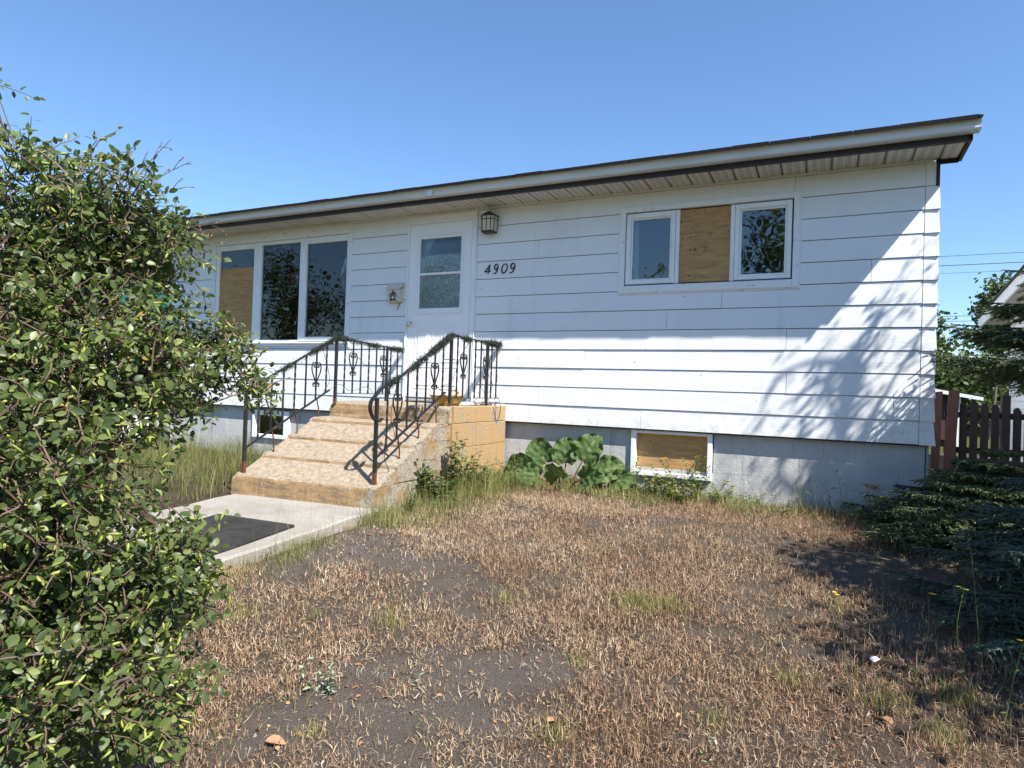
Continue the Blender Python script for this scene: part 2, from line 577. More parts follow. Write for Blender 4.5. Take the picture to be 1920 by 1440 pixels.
# the walk is cut as a shallow bed, the slab sits in it
bed = 1 / (1 + np.exp(-(np.minimum(np.minimum(GX + 4.66, -3.27 - GX), np.minimum(-2.3 - GY, GY + 12)) / .03)))
GZ = GZ - .12 * bed * (GY < -2)
nx, ny = len(gx), len(gy)
idx = np.arange(nx * ny).reshape(ny, nx)
GF = np.stack([idx[:-1, :-1], idx[:-1, 1:], idx[1:, 1:], idx[1:, :-1]], -1).reshape(-1, 4)
_ = Mat('dry_soil', rough=.95, spec=.1)
soil = _.mix(_.noise(3.2, detail=6, rough=.65), (.128, .106, .092), (.195, .162, .140))
soil = _.mix(_.ramp(_.voronoi(120), [(.12, (1, 1, 1)), (.32, (0, 0, 0))]), soil, (.052, .042, .036))
soil = _.mix(_.ramp(_.noise(190, detail=3, rough=.7), [(.60, (0, 0, 0)), (.68, (1, 1, 1))]), soil, (.30, .26, .22))
tha = _.mix(_.noise(70, detail=5, rough=.75), (.040, .029, .022), (.15, .105, .072))
tha = _.mix(_.ramp(_.noise(130, detail=4, rough=.75), [(.38, (1, 1, 1)), (.47, (0, 0, 0))]), tha, (.045, .033, .026))
far_green = _.mix(_.noise(1.2, detail=6), (.055, .075, .022), (.10, .105, .04))
s = _.sep()
dist = _.math('MAXIMUM', _.math('ABSOLUTE', s[0]), _.math('ABSOLUTE', s[1]))
c = _.mix(_.attr('thatch'), soil, tha)
c = _.mix(_.math('MINIMUM', _.math('MAXIMUM', _.math('MULTIPLY', _.math('SUBTRACT', dist, 7.5), .3), 0.0), 1.0), c, far_green)
_.col(c)
_.bump(_.noise(75, detail=7, rough=.75), 1.0, .045)
np_mesh('ground', np.stack([GX, GY, GZ], -1).reshape(-1, 3), GF, _.m, None, thatch(GX, GY).ravel(), True, 'thatch')
bpy.data.objects['ground']['kind'] = 'structure'

# concrete walk with a worn, slightly uneven edge
def walk_z(y): return -.052 - .055 * max(0, -y - 2.4)
mb = MB()
ys = np.linspace(-2.30, -9.0, 40)
for i, y in enumerate(ys):
    j = .012 * math.sin(i * 2.1) + .008 * math.sin(i * 5.3)
    xl, xr, z = -4.70 + j, -3.225 + .5 * j, walk_z(y)
    mb.v += [(xl, y, z - .13), (xl, y, z - .012), (xl + .014, y, z), (xr - .014, y, z), (xr, y, z - .014), (xr + .004, y, z - .16)]
n = len(ys)
for i in range(n - 1):
    for k in range(6):
        k2 = (k + 1) % 6
        mb.f.append((i * 6 + k, i * 6 + k2, i * 6 + 6 + k2, i * 6 + 6 + k))
mb.f += [tuple(range(6)), tuple(range(n * 6 - 1, n * 6 - 7, -1))]
tag(mb.build('concrete_walk', M_WALK), kind='structure')

# black rubber mat lying on the walk
mat_poly = [(-4.17, -3.05), (-3.39, -3.045), (-3.345, -3.60), (-3.33, -4.05), (-4.05, -4.12), (-4.11, -3.5)]
zz = [walk_z(p[1]) for p in mat_poly]
mb = MB()
n = len(mat_poly)
V = [(x, y, z + .002) for (x, y), z in zip(mat_poly, zz)] + [(x, y, z + (.011 if i_ != 1 else .020)) for i_, ((x, y), z) in enumerate(zip(mat_poly, zz))]
mb.add(V, [(i, (i + 1) % n, n + (i + 1) % n, n + i) for i in range(n)][::1] + [tuple(range(n - 1, -1, -1)), tuple(range(n, 2 * n))])
tag(mb.build('rubber_mat', M_RUBBER), 'flat black rubber mat lying on the concrete walk before the steps', 'mat')

# ------------------------------------------------------------------ the house
BH = .2032
Z0 = .60
XL, XR = -9.04, .84
house = thing('bungalow', 'white single-storey bungalow with lap siding, boarded windows and a long gutter', 'house', (-4.1, 0, -.06))

OPEN = [(-4.655, -3.675, .70, 3.06), (-8.125, -5.530, 1.435, 3.06), (-1.965, -.240, 1.992, 2.892)]
SEAMS = {1.875: [-.921, -6.9], 1.717: [-1.452, -5.0], 1.50: [-.331, -7.4], 1.285: [-2.319, -5.2], 1.089: [-.320, -6.3],
         .886: [-2.834, .548, -7.7], .70: [-1.683, -2.955, -5.9], 2.97: [-.294], 2.53: [-2.9], 2.12: [.35], 2.33: [-8.6]}
NICKS = [(-3.098, 1.308), (-1.766, 1.281), (-1.277, 1.944), (-0.848, 1.722), (-1.098, 1.163), (-0.577, 0.924), (-0.214, 0.893), (-2.003, 0.685), (-0.377, 0.652), (0.632, 0.72), (0.653, 0.703), (0.621, 0.696), (-3.153, 0.64), (-3.425, 2.084), (-3.384, 2.07), (-3.607, 2.271), (-3.615, 2.116), (-4.675, 1.604), (-1.219, 1.07), (-1.659, 1.414)]
def seams_of(zb):
    return sorted(x for z, xs in SEAMS.items() if zb <= z < zb + BH for x in xs)

for k in range(12):
    zb, zt = Z0 + k * BH, Z0 + (k + 1) * BH
    if k == 11: zt -= .0
    xcuts = [XL] + [x for x in seams_of(zb)] + [.742]
    for a, b in zip(xcuts[:-1], xcuts[1:]):
        dy = random.uniform(-.0015, .0015)
        def py(z): return -.021 + .0075 * (z - zb) / BH + dy
        xs = sorted({a, b} | {x for o in OPEN for x in o[:2] if a < x < b})
        mb, run = MB(), []
        for u, v in zip(xs[:-1], xs[1:]):
            rng_z = [(zb, zt)]
            for o in OPEN:
                if o[0] < (u + v) / 2 < o[1]:
                    new = []
                    for p, q in rng_z:
                        if o[3] <= p or o[2] >= q: new.append((p, q)); continue
                        if o[2] > p: new.append((p, o[2]))
                        if o[3] < q: new.append((o[3], q))
                    rng_z = new
            u2 = u + (.0016 if u == a else 0)
            v2 = v - (.0016 if v == b else 0)
            if not rng_z and mb.v:
                mb.build('siding_board', M_SIDING, house); mb = MB()
            for p, q in rng_z:
                if q - p < .006: continue
                q_ = q - .0065 if q == zt else q
                mb.prism_x([(py(p), p), (py(q_), q_), (.010, q_), (.010, p)], u2, v2)
        if mb.v: mb.build('siding_board', M_SIDING, house)
    # folded metal corner cap at each course
    if k < 11:
        fl = .012 if k == 0 else .004
        mb = MB()
        mb.v = [(.744, -.0245, zb - .004), (XR + .012 + fl, -.027 - fl * .6, zb - .005), (XR + .006, -.0155, zt - .0065), (.744, -.0155, zt - .0065),
                (.744, .012, zb - .004), (XR + .012 + fl, .08, zb - .005), (XR + .006, .08, zt - .0065), (.744, .012, zt - .0065)]
        mb.f = [(0, 1, 2, 3), (1, 5, 6, 2), (4, 7, 6, 5), (0, 4, 5, 1), (3, 2, 6, 7), (0, 3, 7, 4)]
        mb.build('corner_cap', M_SIDING, house)
    else:
        MB().box(.744, .818, -.012, .02, zb, zt).build('siding_board', M_SIDING, house)
        MB().box(.8185, .846, -.016, .03, zb - .01, zt + .022).build('corner_trim', M_FASCIA, house)
nk = MB()
for x, z in NICKS:
    c_ = (z - Z0) % BH
    y = -.0225 + .0075 * c_ / BH
    a = random.uniform(0, PI)
    l = random.uniform(.006, .016)
    nk.add([(x - l * math.cos(a), y, z - l * math.sin(a)), (x + .004, y, z - .003), (x + l * math.cos(a), y, z + l * math.sin(a)), (x - .004, y, z + .003)], [(0, 1, 2, 3)])
nk.build('siding_nicks', M_PENCIL, house)['kind'] = 'stuff'
# sheathing behind and the other three walls
mb = MB()
mb.box(XL + .01, XL + .1, .06, 7.6, -.3, 3.05).box(XR - .1, XR - .004, .1, 7.6, .6, 3.05).box(XL + .1, XR - .1, 7.5, 7.6, -.3, 3.05)
mb.box(XL + .1, XR - .1, .02, .05, .60, 1.2).box(XL + .1, XR - .1, .06, 7.5, 3.12, 3.2)
mb.build('back_wall', M_SIDING, house)
# foundation of painted blocks with recessed joints
def found_open(x, z):
    return (-1.80 < x < -.965 and z > .10) or (-7.262 < x < -6.55 and z > .16)
MB().box(XL + .05, .795, .0565, .20, -.30, .155).box(XL + .05, -7.262, .0565, .2, .155, .60).box(-6.55, -1.80, .0565, .2, .155, .60).box(-.965, .795, .0565, .2, .155, .60).build('mortar_bed', M_FOUND, house)
bk = 0
for c_, (zb, zt) in enumerate([(-.26, .0), (.0, .2), (.2, .4), (.4, .595)]):
    x = XL + .05 - (.2 if c_ % 2 else 0)
    while x < .80:
        x0, x1 = max(x, XL + .05), min(x + .40, .80)
        segs = [(x0, x1)]
        if zb > .05:
            for o0, o1 in ((-1.80, -.965), (-7.262, -6.55)):
                new = []
                for p, q in segs:
                    if q <= o0 or p >= o1: new.append((p, q)); continue
                    if p < o0: new.append((p, o0))
                    if q > o1: new.append((o1, q))
                segs = new
        for p, q in segs:
            if q - p < .03: continue
            d = random.uniform(-.0008, .0008)
            MB().bbox(p + .0006, q - .0006, .0530 + d, .07, zb + .0006, zt - .0006, .0018).build('foundation_block', M_FOUND, house)
        x += .40
MB().box(XR - .03, XR - .012, .075, 7.6, -.3, .59).build('foundation_end', M_FOUND, house)
MB().box(XL + .03, XR - .02, -.004, .06, .585, .599).build('starter_strip', M_FASCIA, house)

# soffit panels, fascia, gutter, roof
S_W, S_X0 = .207254, -3.09908
i0, i1 = math.floor((XL - .14 - S_X0) / S_W), math.ceil((.985 - S_X0) / S_W)
for i in range(i0, i1):
    a, b = max(S_X0 + i * S_W, XL - .14), min(S_X0 + (i + 1) * S_W, .978)
    if b - a < .02: continue
    g = .011
    mb = MB()
    prof = [(a + .003, 3.080), (a + .003, 3.074), (a + g, 3.060), (a + (b - a) * .49, 3.060), (a + (b - a) * .5, 3.0635), (a + (b - a) * .51, 3.060), (b - g, 3.060), (b - .003, 3.074), (b - .003, 3.080)]
    mb.prism_y(prof, -.415, -.012 if a < .8 else .015)
    mb.build('soffit_panel', M_SOFFIT, house)
MB().box(XL - .12, .80, -.024, -.008, 3.036, 3.0595).build('soffit_channel', M_TRIM, house)
mb = MB()
mb.prism_x([(-.404, 3.044), (-.404, 3.058), (-.44, 3.058), (-.44, 3.19), (-.457, 3.19), (-.457, 3.040), (-.410, 3.040)], XL - .15, .992)
mb.build('fascia', M_FASCIA, house)
prof = [(-.4575, 3.083), (-.536, 3.083), (-.545, 3.088), (-.550, 3.100), (-.5505, 3.112), (-.552, 3.122), (-.557, 3.135), (-.563, 3.150), (-.568, 3.165),
        (-.577, 3.167), (-.579, 3.180), (-.572, 3.183), (-.565, 3.179), (-.563, 3.165), (-.555, 3.148), (-.547, 3.136), (-.545, 3.118), (-.53, 3.088), (-.4635, 3.088), (-.4635, 3.185), (-.4575, 3.185)]
gut = MB().prism_x(prof, XL - .17, 1.030).build('gutter', M_GUTTER, house)
endp = [(-.4578, 3.0825), (-.538, 3.0825), (-.547, 3.088), (-.552, 3.10), (-.553, 3.122), (-.569, 3.163), (-.579, 3.167), (-.58, 3.181), (-.4578, 3.184)]
MB().prism_x(endp, 1.0295, 1.035).build('end_cap', M_GUTTER, gut)
MB().prism_x(endp, XL - .175, XL - .1695).build('end_cap', M_GUTTER, gut)
MB().box(-4.02, -3.96, -.585, -.53, 3.079, 3.1835).build('joint_sleeve', M_GUTTER, gut)
SL = .29
def rz(y): return 3.196 + SL * (y + .45)
roof = MB()
prof = [(-.50, rz(-.50)), (3.6, rz(3.6)), (7.9, rz(-.7)), (7.9, rz(-.7) - .02), (3.6, rz(3.6) - .025), (-.50, rz(-.50) - .008)]
roof.prism_x(prof, XL - .19, 1.005)
roof = roof.build('roof', M_SHINGLE, house)
for c_ in range(3):
    x = XL - .2 - .1 * c_
    y0 = -.607 + .14 * c_
    while x < 1.015:
        w = .31 + random.uniform(-.02, .02)
        x1 = min(x + w - .006, 1.012)
        h = random.uniform(0, .002)
        t = (.026 if c_ == 0 else .012) + random.uniform(0, .003)
        if x1 - x > .04:
            jx = random.uniform(-.006, .006)
            prof = [(y0 + jx, rz(y0) + .002 + .004 * c_ - .004), (y0 + jx, rz(y0) + t + h + .004 * c_), (y0 + .26, rz(y0 + .26) + .012 + .004 * c_), (y0 + .26, rz(y0 + .26) + .004 * c_ - .001)]
            MB().prism_x(prof, x, x1).build('shingle', M_SHINGLE, roof)
        x += w
# ragged tip of the last shingle beyond the rake
MB().prism_x([(-.62, rz(-.62) + .004), (-.62, rz(-.62) + .022), (-.30, rz(-.3) + .02), (-.30, rz(-.3) + .004)], 1.0125, 1.034).build('shingle', M_SHINGLE, roof)
mb = MB()
mb.prism_x([(-.457, 3.040), (.020, 3.028), (.020, 3.11), (3.6, 3.11 + SL * 3.58), (7.7, 2.98), (7.7, 3.10), (3.6, rz(3.6) - .03), (-.457, rz(-.457) - .012)], .9785, .9995)
mb.build('rake_board', M_FASCIA, house)
MB().box(.846, .979, .012, .03, 3.022, 3.08).build('soffit_return', M_FASCIA, house)

# ---- picture window
def frame(mb, x0, x1, z0, z1, wl, wr, wb, wt, y0, y1, b=.004):
    mb.bbox(x0, x0 + wl, y0, y1, z0, z1, b)
    mb.bbox(x1 - wr, x1, y0, y1, z0, z1, b)
    mb.bbox(x0 + wl, x1 - wr, y0, y1, z1 - wt, z1, b)
    mb.bbox(x0 + wl, x1 - wr, y0, y1, z0, z0 + wb, b)
    return mb
mb = frame(MB(), -8.12, -5.53, 1.437, 3.034, .058, .056, .062, .125, -.034, .02)
pw = mb.build('picture_window', M_TRIM, house)
MB().bbox(-8.13, -5.52, -.052, -.034, 1.478, 1.502, .004).build('sill', M_TRIM, pw)
# left sash, fixed middle, right sash
frame(MB(), -8.06, -7.245, 1.50, 2.905, .07, .052, .055, .075, -.012, .035).build('sash', M_VINYL, pw)
frame(MB(), -7.243, -6.408, 1.50, 2.905, .092, .018, .032, .045, -.016, .035).build('sash', M_VINYL, pw)
frame(MB(), -6.405, -5.588, 1.515, 2.905, .094, .028, .055, .082, -.020, .035, .006).build('sash', M_VINYL, pw)
MB().box(-8.0, -7.29, .016, .020, 1.552, 2.832).build('pane', M_GLASS2, pw)
MB().box(-7.155, -6.42, .016, .020, 1.53, 2.862).build('pane', M_GLASS2, pw)
MB().box(-6.316, -5.61, .012, .016, 1.568, 2.826).build('pane', M_GLASS2, pw)
MB().box(-8.0, -7.292, .006, .0145, 1.552, 2.572).build('plywood_sheet', M_PLY, pw)
# room, drapes
mb = MB()
x0, x1, y0, y1, z0, z1 = -8.4, -5.3, .075, 2.6, .9, 3.1
mb.v = [(x0, y0, z0), (x1, y0, z0), (x1, y1, z0), (x0, y1, z0), (x0, y0, z1), (x1, y0, z1), (x1, y1, z1), (x0, y1, z1)]
mb.f = [(0, 1, 2, 3), (4, 7, 6, 5), (1, 5, 6, 2), (2, 6, 7, 3), (3, 7, 4, 0)]
mb.build('room', M_ROOM, pw)
def drape(xt0, xt1, xb0, xb1, zt, zb, y, folds, amp):
    mb = MB()
    n, m = folds * 6 + 1, 8
    for j in range(m):
        t = j / (m - 1)
        for i in range(n):
            s = i / (n - 1)
            mb.v.append(((xt0 + (xt1 - xt0) * s) * (1 - t) + (xb0 + (xb1 - xb0) * s) * t, y + amp * math.sin(s * folds * 2 * PI + t), zt + (zb - zt) * t))
    for j in range(m - 1):
        for i in range(n - 1):
            mb.f.append((j * n + i, j * n + i + 1, j * n + n + i + 1, j * n + n + i))
    return mb
drape(-6.74, -6.36, -6.78, -6.28, 2.95, 1.30, .085, 5, .02).build('curtain', M_CURTAIN, pw, True)
drape(-6.68, -6.64, -6.88, -6.80, 2.95, 1.62, .08, 1, .012).build('curtain', M_CURTAIN, pw, True)
MB().box(-7.12, -7.085, .05, .09, 1.53, 1.585).build('red_box', M_RED, pw)

# ---- bedroom window with plywood in the middle light
mb = frame(MB(), -1.96, -.242, 1.995, 2.89, .055, .055, .078, .055, -.036, .02, .005)
frame(mb, -1.975, -.227, 1.980, 2.903, .022, .022, .022, .022, -.026, .0, .004)
bwn = mb.build('window', M_TRIM, house)
def sash(x0, x1, z0, z1, gx0, gx1, gz0, gz1, parent):
    frame(MB(), x0, x1, z0, z1, gx0 - .018 - x0, x1 - gx1 - .018, gz0 - .016 - z0, z1 - gz1 - .016, -.022, .03, .006).build('sash', M_VINYL, parent)
    frame(MB(), gx0 - .0178, gx1 + .0178, gz0 - .0158, gz1 + .0158, .018, .018, .016, .016, -.008, .03, .004).build('glazing_bead', M_VINYL, parent)
    MB().box(gx0 - .002, gx1 + .002, .010, .014, gz0 - .002, gz1 + .002).build('pane', M_GLASS, parent)
sash(-1.897, -1.392, 2.088, 2.824, -1.830, -1.446, 2.142, 2.756, bwn)
sash(-.818, -.310, 2.088, 2.824, -.757, -.370, 2.142, 2.757, bwn)
MB().box(-1.905, -.302, .031, .045, 2.073, 2.835).build('frame', M_JOINT, bwn)  # dark rebate round the sashes
bpy.data.objects.remove(bpy.data.objects['frame'])
frame(MB(), -1.905, -.297, 2.073, 2.835, .004, .004, .010, .008, .006, .03, .001).build('weather_seal', M_JOINT, bwn)
MB().bbox(-1.390, -1.350, -.014, .03, 2.083, 2.827, .004).build('mullion', M_VINYL, bwn)
MB().bbox(-.860, -.820, -.014, .03, 2.083, 2.827, .004).build('mullion', M_VINYL, bwn)
MB().box(-1.350, -.860, .0, .009, 2.09, 2.822).build('plywood_sheet', M_PLY, bwn)
def stroke(mb, pts, y, w, th=.0012, wmul=None):
    """pen stroke on a wall: pts are (x,z)"""
    n = len(pts)
    V, F = [], []
    for i, (x, z) in enumerate(pts):
        a, b = pts[max(i - 1, 0)], pts[min(i + 1, n - 1)]
        tx, tz = b[0] - a[0], b[1] - a[1]
        l = math.hypot(tx, tz) or 1
        px, pz = -tz / l, tx / l
        h = w / 2 * (wmul[i] if wmul else 1)
        V += [(x + px * h, y, z + pz * h), (x - px * h, y, z - pz * h), (x - px * h, y + th, z - pz * h), (x + px * h, y + th, z + pz * h)]
    for i in range(n - 1):
        for k in range(4):
            k2 = (k + 1) % 4
            F.append((i * 4 + k, i * 4 + 4 + k, i * 4 + 4 + k2, i * 4 + k2))
    F += [(0, 1, 2, 3), (n * 4 - 1, n * 4 - 2, n * 4 - 3, n * 4 - 4)]
    mb.add(V, F)
pm = MB()
def pen(pts, ox, oz, s, y=-.0012): stroke(pm, [(ox + x * s, oz + z * s) for x, z in pts], y, .0045)
pen([(0, 0), (.12, .5), (.2, 1)], -1.245, 2.385, .05)
pen([(.4, 1), (.1, .35), (.65, .45)], -1.215, 2.385, .05)
pen([(.5, .9), (.35, 0)], -1.215, 2.385, .05)
pen([(0, .2), (.2, .6), (.4, .3), (.6, .6), (.8, .3)], -1.18, 2.395, .04)
pen([(0, .8), (.3, 1), (.5, .7), (0, 0), (.6, .05)], -1.115, 2.39, .05)
pen([(0, .5), (.4, .8), (.5, .2), (.9, .1)], -1.23, 2.60, .04)
for x, z in [(-1.11, 2.80), (-1.335, 2.70), (-1.32, 2.53), (-.88, 2.74), (-.88, 2.58), (-1.05, 2.55)]:
    pm.box(x - .005, x + .005, -.0011, .0, z - .006, z + .006)
pm.build('pencil_marks', M_PENCIL, bwn)
M_SCREW = Mat('screw_head', (.05, .045, .04), .5).m
def screws(x0, x1, z0, z1, y, parent):
    for fx in (.06, .5, .94):
        for fz in (.06, .5, .94):
            if fx == .5 and fz == .5: continue
            x, z = x0 + (x1 - x0) * fx + random.uniform(-.015, .015), z0 + (z1 - z0) * fz + random.uniform(-.015, .015)
            lathe(MB(), [(.0055, 0), (.0045, -.002)], (x, y, z), 'y', 8).build('screw', M_SCREW, parent)
SCREW_JOBS = [(-1.350, -.860, 2.09, 2.822, .0, bwn), (-8.0, -7.292, 1.552, 2.572, .006, pw)]
mb = MB()
x0, x1, y0, y1, z0, z1 = -2.1, -.1, .075, 2.4, 1.4, 3.1
mb.v = [(x0, y0, z0), (x1, y0, z0), (x1, y1, z0), (x0, y1, z0), (x0, y0, z1), (x1, y0, z1), (x1, y1, z1), (x0, y1, z1)]
mb.f = [(0, 1, 2, 3), (4, 7, 6, 5), (1, 5, 6, 2), (2, 6, 7, 3), (3, 7, 4, 0)]
mb.build('room', M_ROOM, bwn)
drape(-1.86, -1.80, -1.87, -1.79, 2.85, 2.0, .10, 2, .012).build('blind_edge', M_CURTAIN, bwn, True)

# ---- basement windows
mb = frame(MB(), -1.792, -.974, .118, .588, .052, .048, .045, .035, .018, .12, .005)
w1 = mb.build('basement_window', M_VINYL, house)
MB().box(-1.741, -1.020, .085, .097, .160, .556).build('plywood_sheet', M_PLY, w1)
SCREW_JOBS.append((-1.741, -1.020, .160, .556, .085, w1))
mb = frame(MB(), -7.252, -6.56, .165, .552, .03, .10, .05, .07, .02, .12, .005)
w2 = mb.build('basement_window', M_VINYL, house)
MB().box(-7.225, -6.655, .080, .086, .21, .485).build('pane', M_GLASS2, w2)
MB().box(-7.26, -6.55, .14, .60, .12, .60).build('room', M_ROOM, w2)
bg_ = MB()
for k in range(14):
    a = k / 14 * 2 * PI
    bg_.v.append((-6.80 + .13 * math.cos(a) * (1 + .2 * math.sin(3 * a)), .10 + .02 * math.sin(5 * a), .33 + .10 * math.sin(a)))
bg_.v.append((-6.79, .082, .34))
bg_.f = [(k, (k + 1) % 14, 14) for k in range(14)]
bg_.build('plastic_bag', M_PINK, w2)

# ---- storm door
mb = frame(MB(), -4.655, -3.675, .745, 3.032, .030, .012, .0, .075, -.040, .02, .004)
mb.bbox(-4.625, -3.687, -.030, .02, .745, .80, .004)
door = mb.build('front_door', M_TRIM, house)
frame(MB(), -4.625, -3.687, .80, 2.957, .006, .058, .0, .028, -.034, .06, .004).build('jamb', M_VINYL, door)
# slab with an opening for the light
sl = MB()
X0, X1 = -4.617, -3.748
sl.box(X0, -4.505, -.030, .012, .83, 2.925).box(-3.850, X1, -.030, .012, .83, 2.925)
sl.box(-4.505, -3.850, -.030, .012, 2.795, 2.925).box(-4.505, -3.850, -.030, .012, .83, 1.823)
sl.build('storm_door', M_DOOR, door)
frame(MB(), -4.505, -3.850, 1.823, 2.795, .020, .020, .020, .020, -.040, .0, .006).build('light_frame', M_DOOR, door)
frame(MB(), -4.4849, -3.8701, 1.8431, 2.7749, .022, .020, .060, .028, -.032, .0, .004).build('light_frame', M_DOOR, door)
MB().bbox(-4.4629, -3.890, -.036, .0, 2.305, 2.332, .004).build('glazing_bar', M_DOOR, door)
MB().box(-4.463, -3.8895, -.018, -.014, 2.331, 2.748).build('pane', M_GLASS3, door)
MB().box(-4.463, -3.8895, -.012, -.008, 1.902, 2.306).build('pane', M_GLASS3, door)
MB().box(-4.47, -3.88, -.004, -.001, 1.88, 2.545).build('plastic_film', M_FILM, door)
MB().box(-4.60, -3.76, .085, .11, .80, 2.94).build('inner_door', M_INDOOR, door)
fan = [(-4.11 + .295 * math.cos(a), 2.575 + .25 * math.sin(a)) for a in np.linspace(0, PI, 20)]
MB().prism_y(fan, .074, .086).build('fan_light', M_DARKGLASS, door)
fanf = MB()
fo = [(-4.11 + .335 * math.cos(a), .070, 2.575 + .29 * math.sin(a)) for a in np.linspace(0, PI, 20)]
fanf.strap([(x, .078, z) for x, y, z in fo], .02, .03, (0, 1, 0))
fanf.build('fan_surround', M_INDOOR, door)
for z0, z1 in ((1.25, 1.665), (.93, 1.20)):
    for x0, x1 in ((-4.50, -4.235), (-4.13, -3.865)):
        frame(MB(), x0, x1, z0, z1, .012, .012, .012, .012, -.0345, -.0295, .003).build('panel_bead', M_DOOR, door)
        MB().bbox(x0 + .04, x1 - .04, -.0355, -.0295, z0 + .04, z1 - .04, .005).build('raised_panel', M_DOOR, door)
def lathe(mb, prof, c, ax='y', n=16):
    """prof: (r, along)"""
    V, F, m = [], [], len(prof)
    for r, t in prof:
        for k in range(n):
            a = 2 * PI * k / n
            p = (r * math.cos(a), r * math.sin(a))
            V.append((c[0] + p[0], c[1] + t, c[2] + p[1]) if ax == 'y' else (c[0] + p[0], c[1] + p[1], c[2] + t))
    for i in range(m - 1):
        for k in range(n):
            k2 = (k + 1) % n
            F.append((i * n + k, i * n + k2, i * n + n + k2, i * n + n + k))
    F += [tuple(range(n - 1, -1, -1)), tuple(range((m - 1) * n, m * n))]
    return mb.add(V, F)
for j_ in SCREW_JOBS: screws(*j_)
kb = lathe(MB(), [(.030, -.031), (.030, -.036), (.012, -.04), (.012, -.062), (.024, -.066), (.029, -.078), (.024, -.09), (.008, -.095)], (-4.572, 0, 1.712)).build('door_knob', M_CHROME, door, True)
MB().bbox(-4.60, -3.70, -.075, .02, .752, .782, .006).build('threshold', M_FASCIA, door)

# ------------------------------------------------------------------ house number, lantern, letter box
def smooth(pts, n=6):
    out = []
    m = len(pts)
    for i in range(m - 1):
        p0, p1, p2, p3 = pts[max(i - 1, 0)], pts[i], pts[i + 1], pts[min(i + 2, m - 1)]
        for k in range(n):
            t = k / n
            out.append(tuple(.5 * (2 * b + (c - a) * t + (2 * a - 5 * b + 4 * c - d) * t * t + (3 * b - a - 3 * c + d) * t ** 3) for a, b, c, d in zip(p0, p1, p2, p3)))
    out.append(tuple(pts[-1]))
    return out
num = thing('house_number', 'black metal numerals 4909 beside the front door', 'house number', (-3.37, -.02, 2.28))
four = [[(.62, 1.0), (.35, .62), (.02, .26), (.04, .22), (.80, .30)], [(.66, 1.02), (.56, .55), (.40, -.06)]]
nine = [[(.86, .78), (.72, .98), (.45, .98), (.28, .72), (.36, .48), (.60, .46), (.80, .66), (.86, .80)], [(.86, .80), (.80, .50), (.62, .18), (.36, .0), (.12, .02)]]
zero = [[(.60, 1.0), (.34, .86), (.18, .48), (.22, .12), (.42, .0), (.68, .14), (.86, .52), (.84, .88), (.60, 1.0)]]
for ch, x0, w in ((four, -3.563, .098), (nine, -3.462, .080), (zero, -3.362, .098), (nine, -3.255, .090)):
    mb = MB()
    for st in ch:
        P = smooth(st)
        n = len(P)
        stroke(mb, [(x0 + x * w, 2.281 + z * .104) for x, z in P], -.0265, .0125, .006, [.75 + .4 * math.sin(PI * i / (n - 1)) for i in range(n)])
    mb.build('digit', M_BLACK, num)

lamp = thing('wall_lantern', 'bronze wall lantern with cream glass panels above the house number', 'lantern', (-3.50, -.02, 2.73))
lx, ly = -3.495, -.095
MB().bbox(lx - .05, lx + .05, -.035, -.004, 2.78, 2.95, .006).build('back_plate', M_BRONZE, lamp)
MB().box(lx - .025, lx + .025, -.06, -.03, 2.90, 2.93).build('bracket', M_BRONZE, lamp)
def octo(cx, cy, hx, hy, c): return [(cx - hx + c, cy - hy), (cx + hx - c, cy - hy), (cx + hx, cy - hy + c), (cx + hx, cy + hy), (cx - hx, cy + hy), (cx - hx, cy - hy + c)]
capm = MB()
rings = [(.098, .066, 2.922), (.094, .064, 2.935), (.062, .045, 2.956), (.036, .028, 2.970), (.020, .016, 2.980), (.004, .004, 2.984)]
for hx, hy, z in rings: capm.v += [(x, y, z) for x, y in octo(lx, ly, hx, hy, hx * .35)]
for i in range(len(rings) - 1):
    for k in range(6): capm.f.append((i * 6 + k, i * 6 + (k + 1) % 6, i * 6 + 6 + (k + 1) % 6, i * 6 + 6 + k))
capm.f += [(5, 4, 3, 2, 1, 0), tuple(range(30, 36))]
capm.build('cap', M_BRONZE, lamp)
gm = MB()
o0, o1 = octo(lx, ly, .078, .056, .028), octo(lx, ly, .086, .060, .030)
n = 6
gm.add([(x, y, 2.752) for x, y in o0] + [(x, y, 2.925) for x, y in o1], [(i, (i + 1) % n, n + (i + 1) % n, n + i) for i in range(n)] + [tuple(range(5, -1, -1)), tuple(range(6, 12))])
gm.build('glass_panel', M_CREAM, lamp)
fm = MB()
for (a, b), (c, d) in zip(o0, o1): fm.tube([(a, b, 2.745), (c, d, 2.925)], .005, 5)
for t in (.0, .78):
    pts = [(a + (c - a) * t, b + (d - b) * t, 2.75 + .175 * t) for (a, b), (c, d) in zip(o0, o1)]
    fm.tube(pts + [pts[0]], .005, 5)
fm.tube([(lx, ly - .058, 2.748), (lx, ly - .063, 2.925)], .0045, 5)
fm.build('frame', M_BRONZE, lamp)
bm_ = MB()
bm_.add([(x, y, 2.737) for x, y in octo(lx, ly, .074, .052, .026)] + [(x, y, 2.752) for x, y in octo(lx, ly, .083, .060, .028)], [(i, (i + 1) % n, n + (i + 1) % n, n + i) for i in range(n)] + [tuple(range(5, -1, -1)), tuple(range(6, 12))])
bm_.build('base_ring', M_BRONZE, lamp)

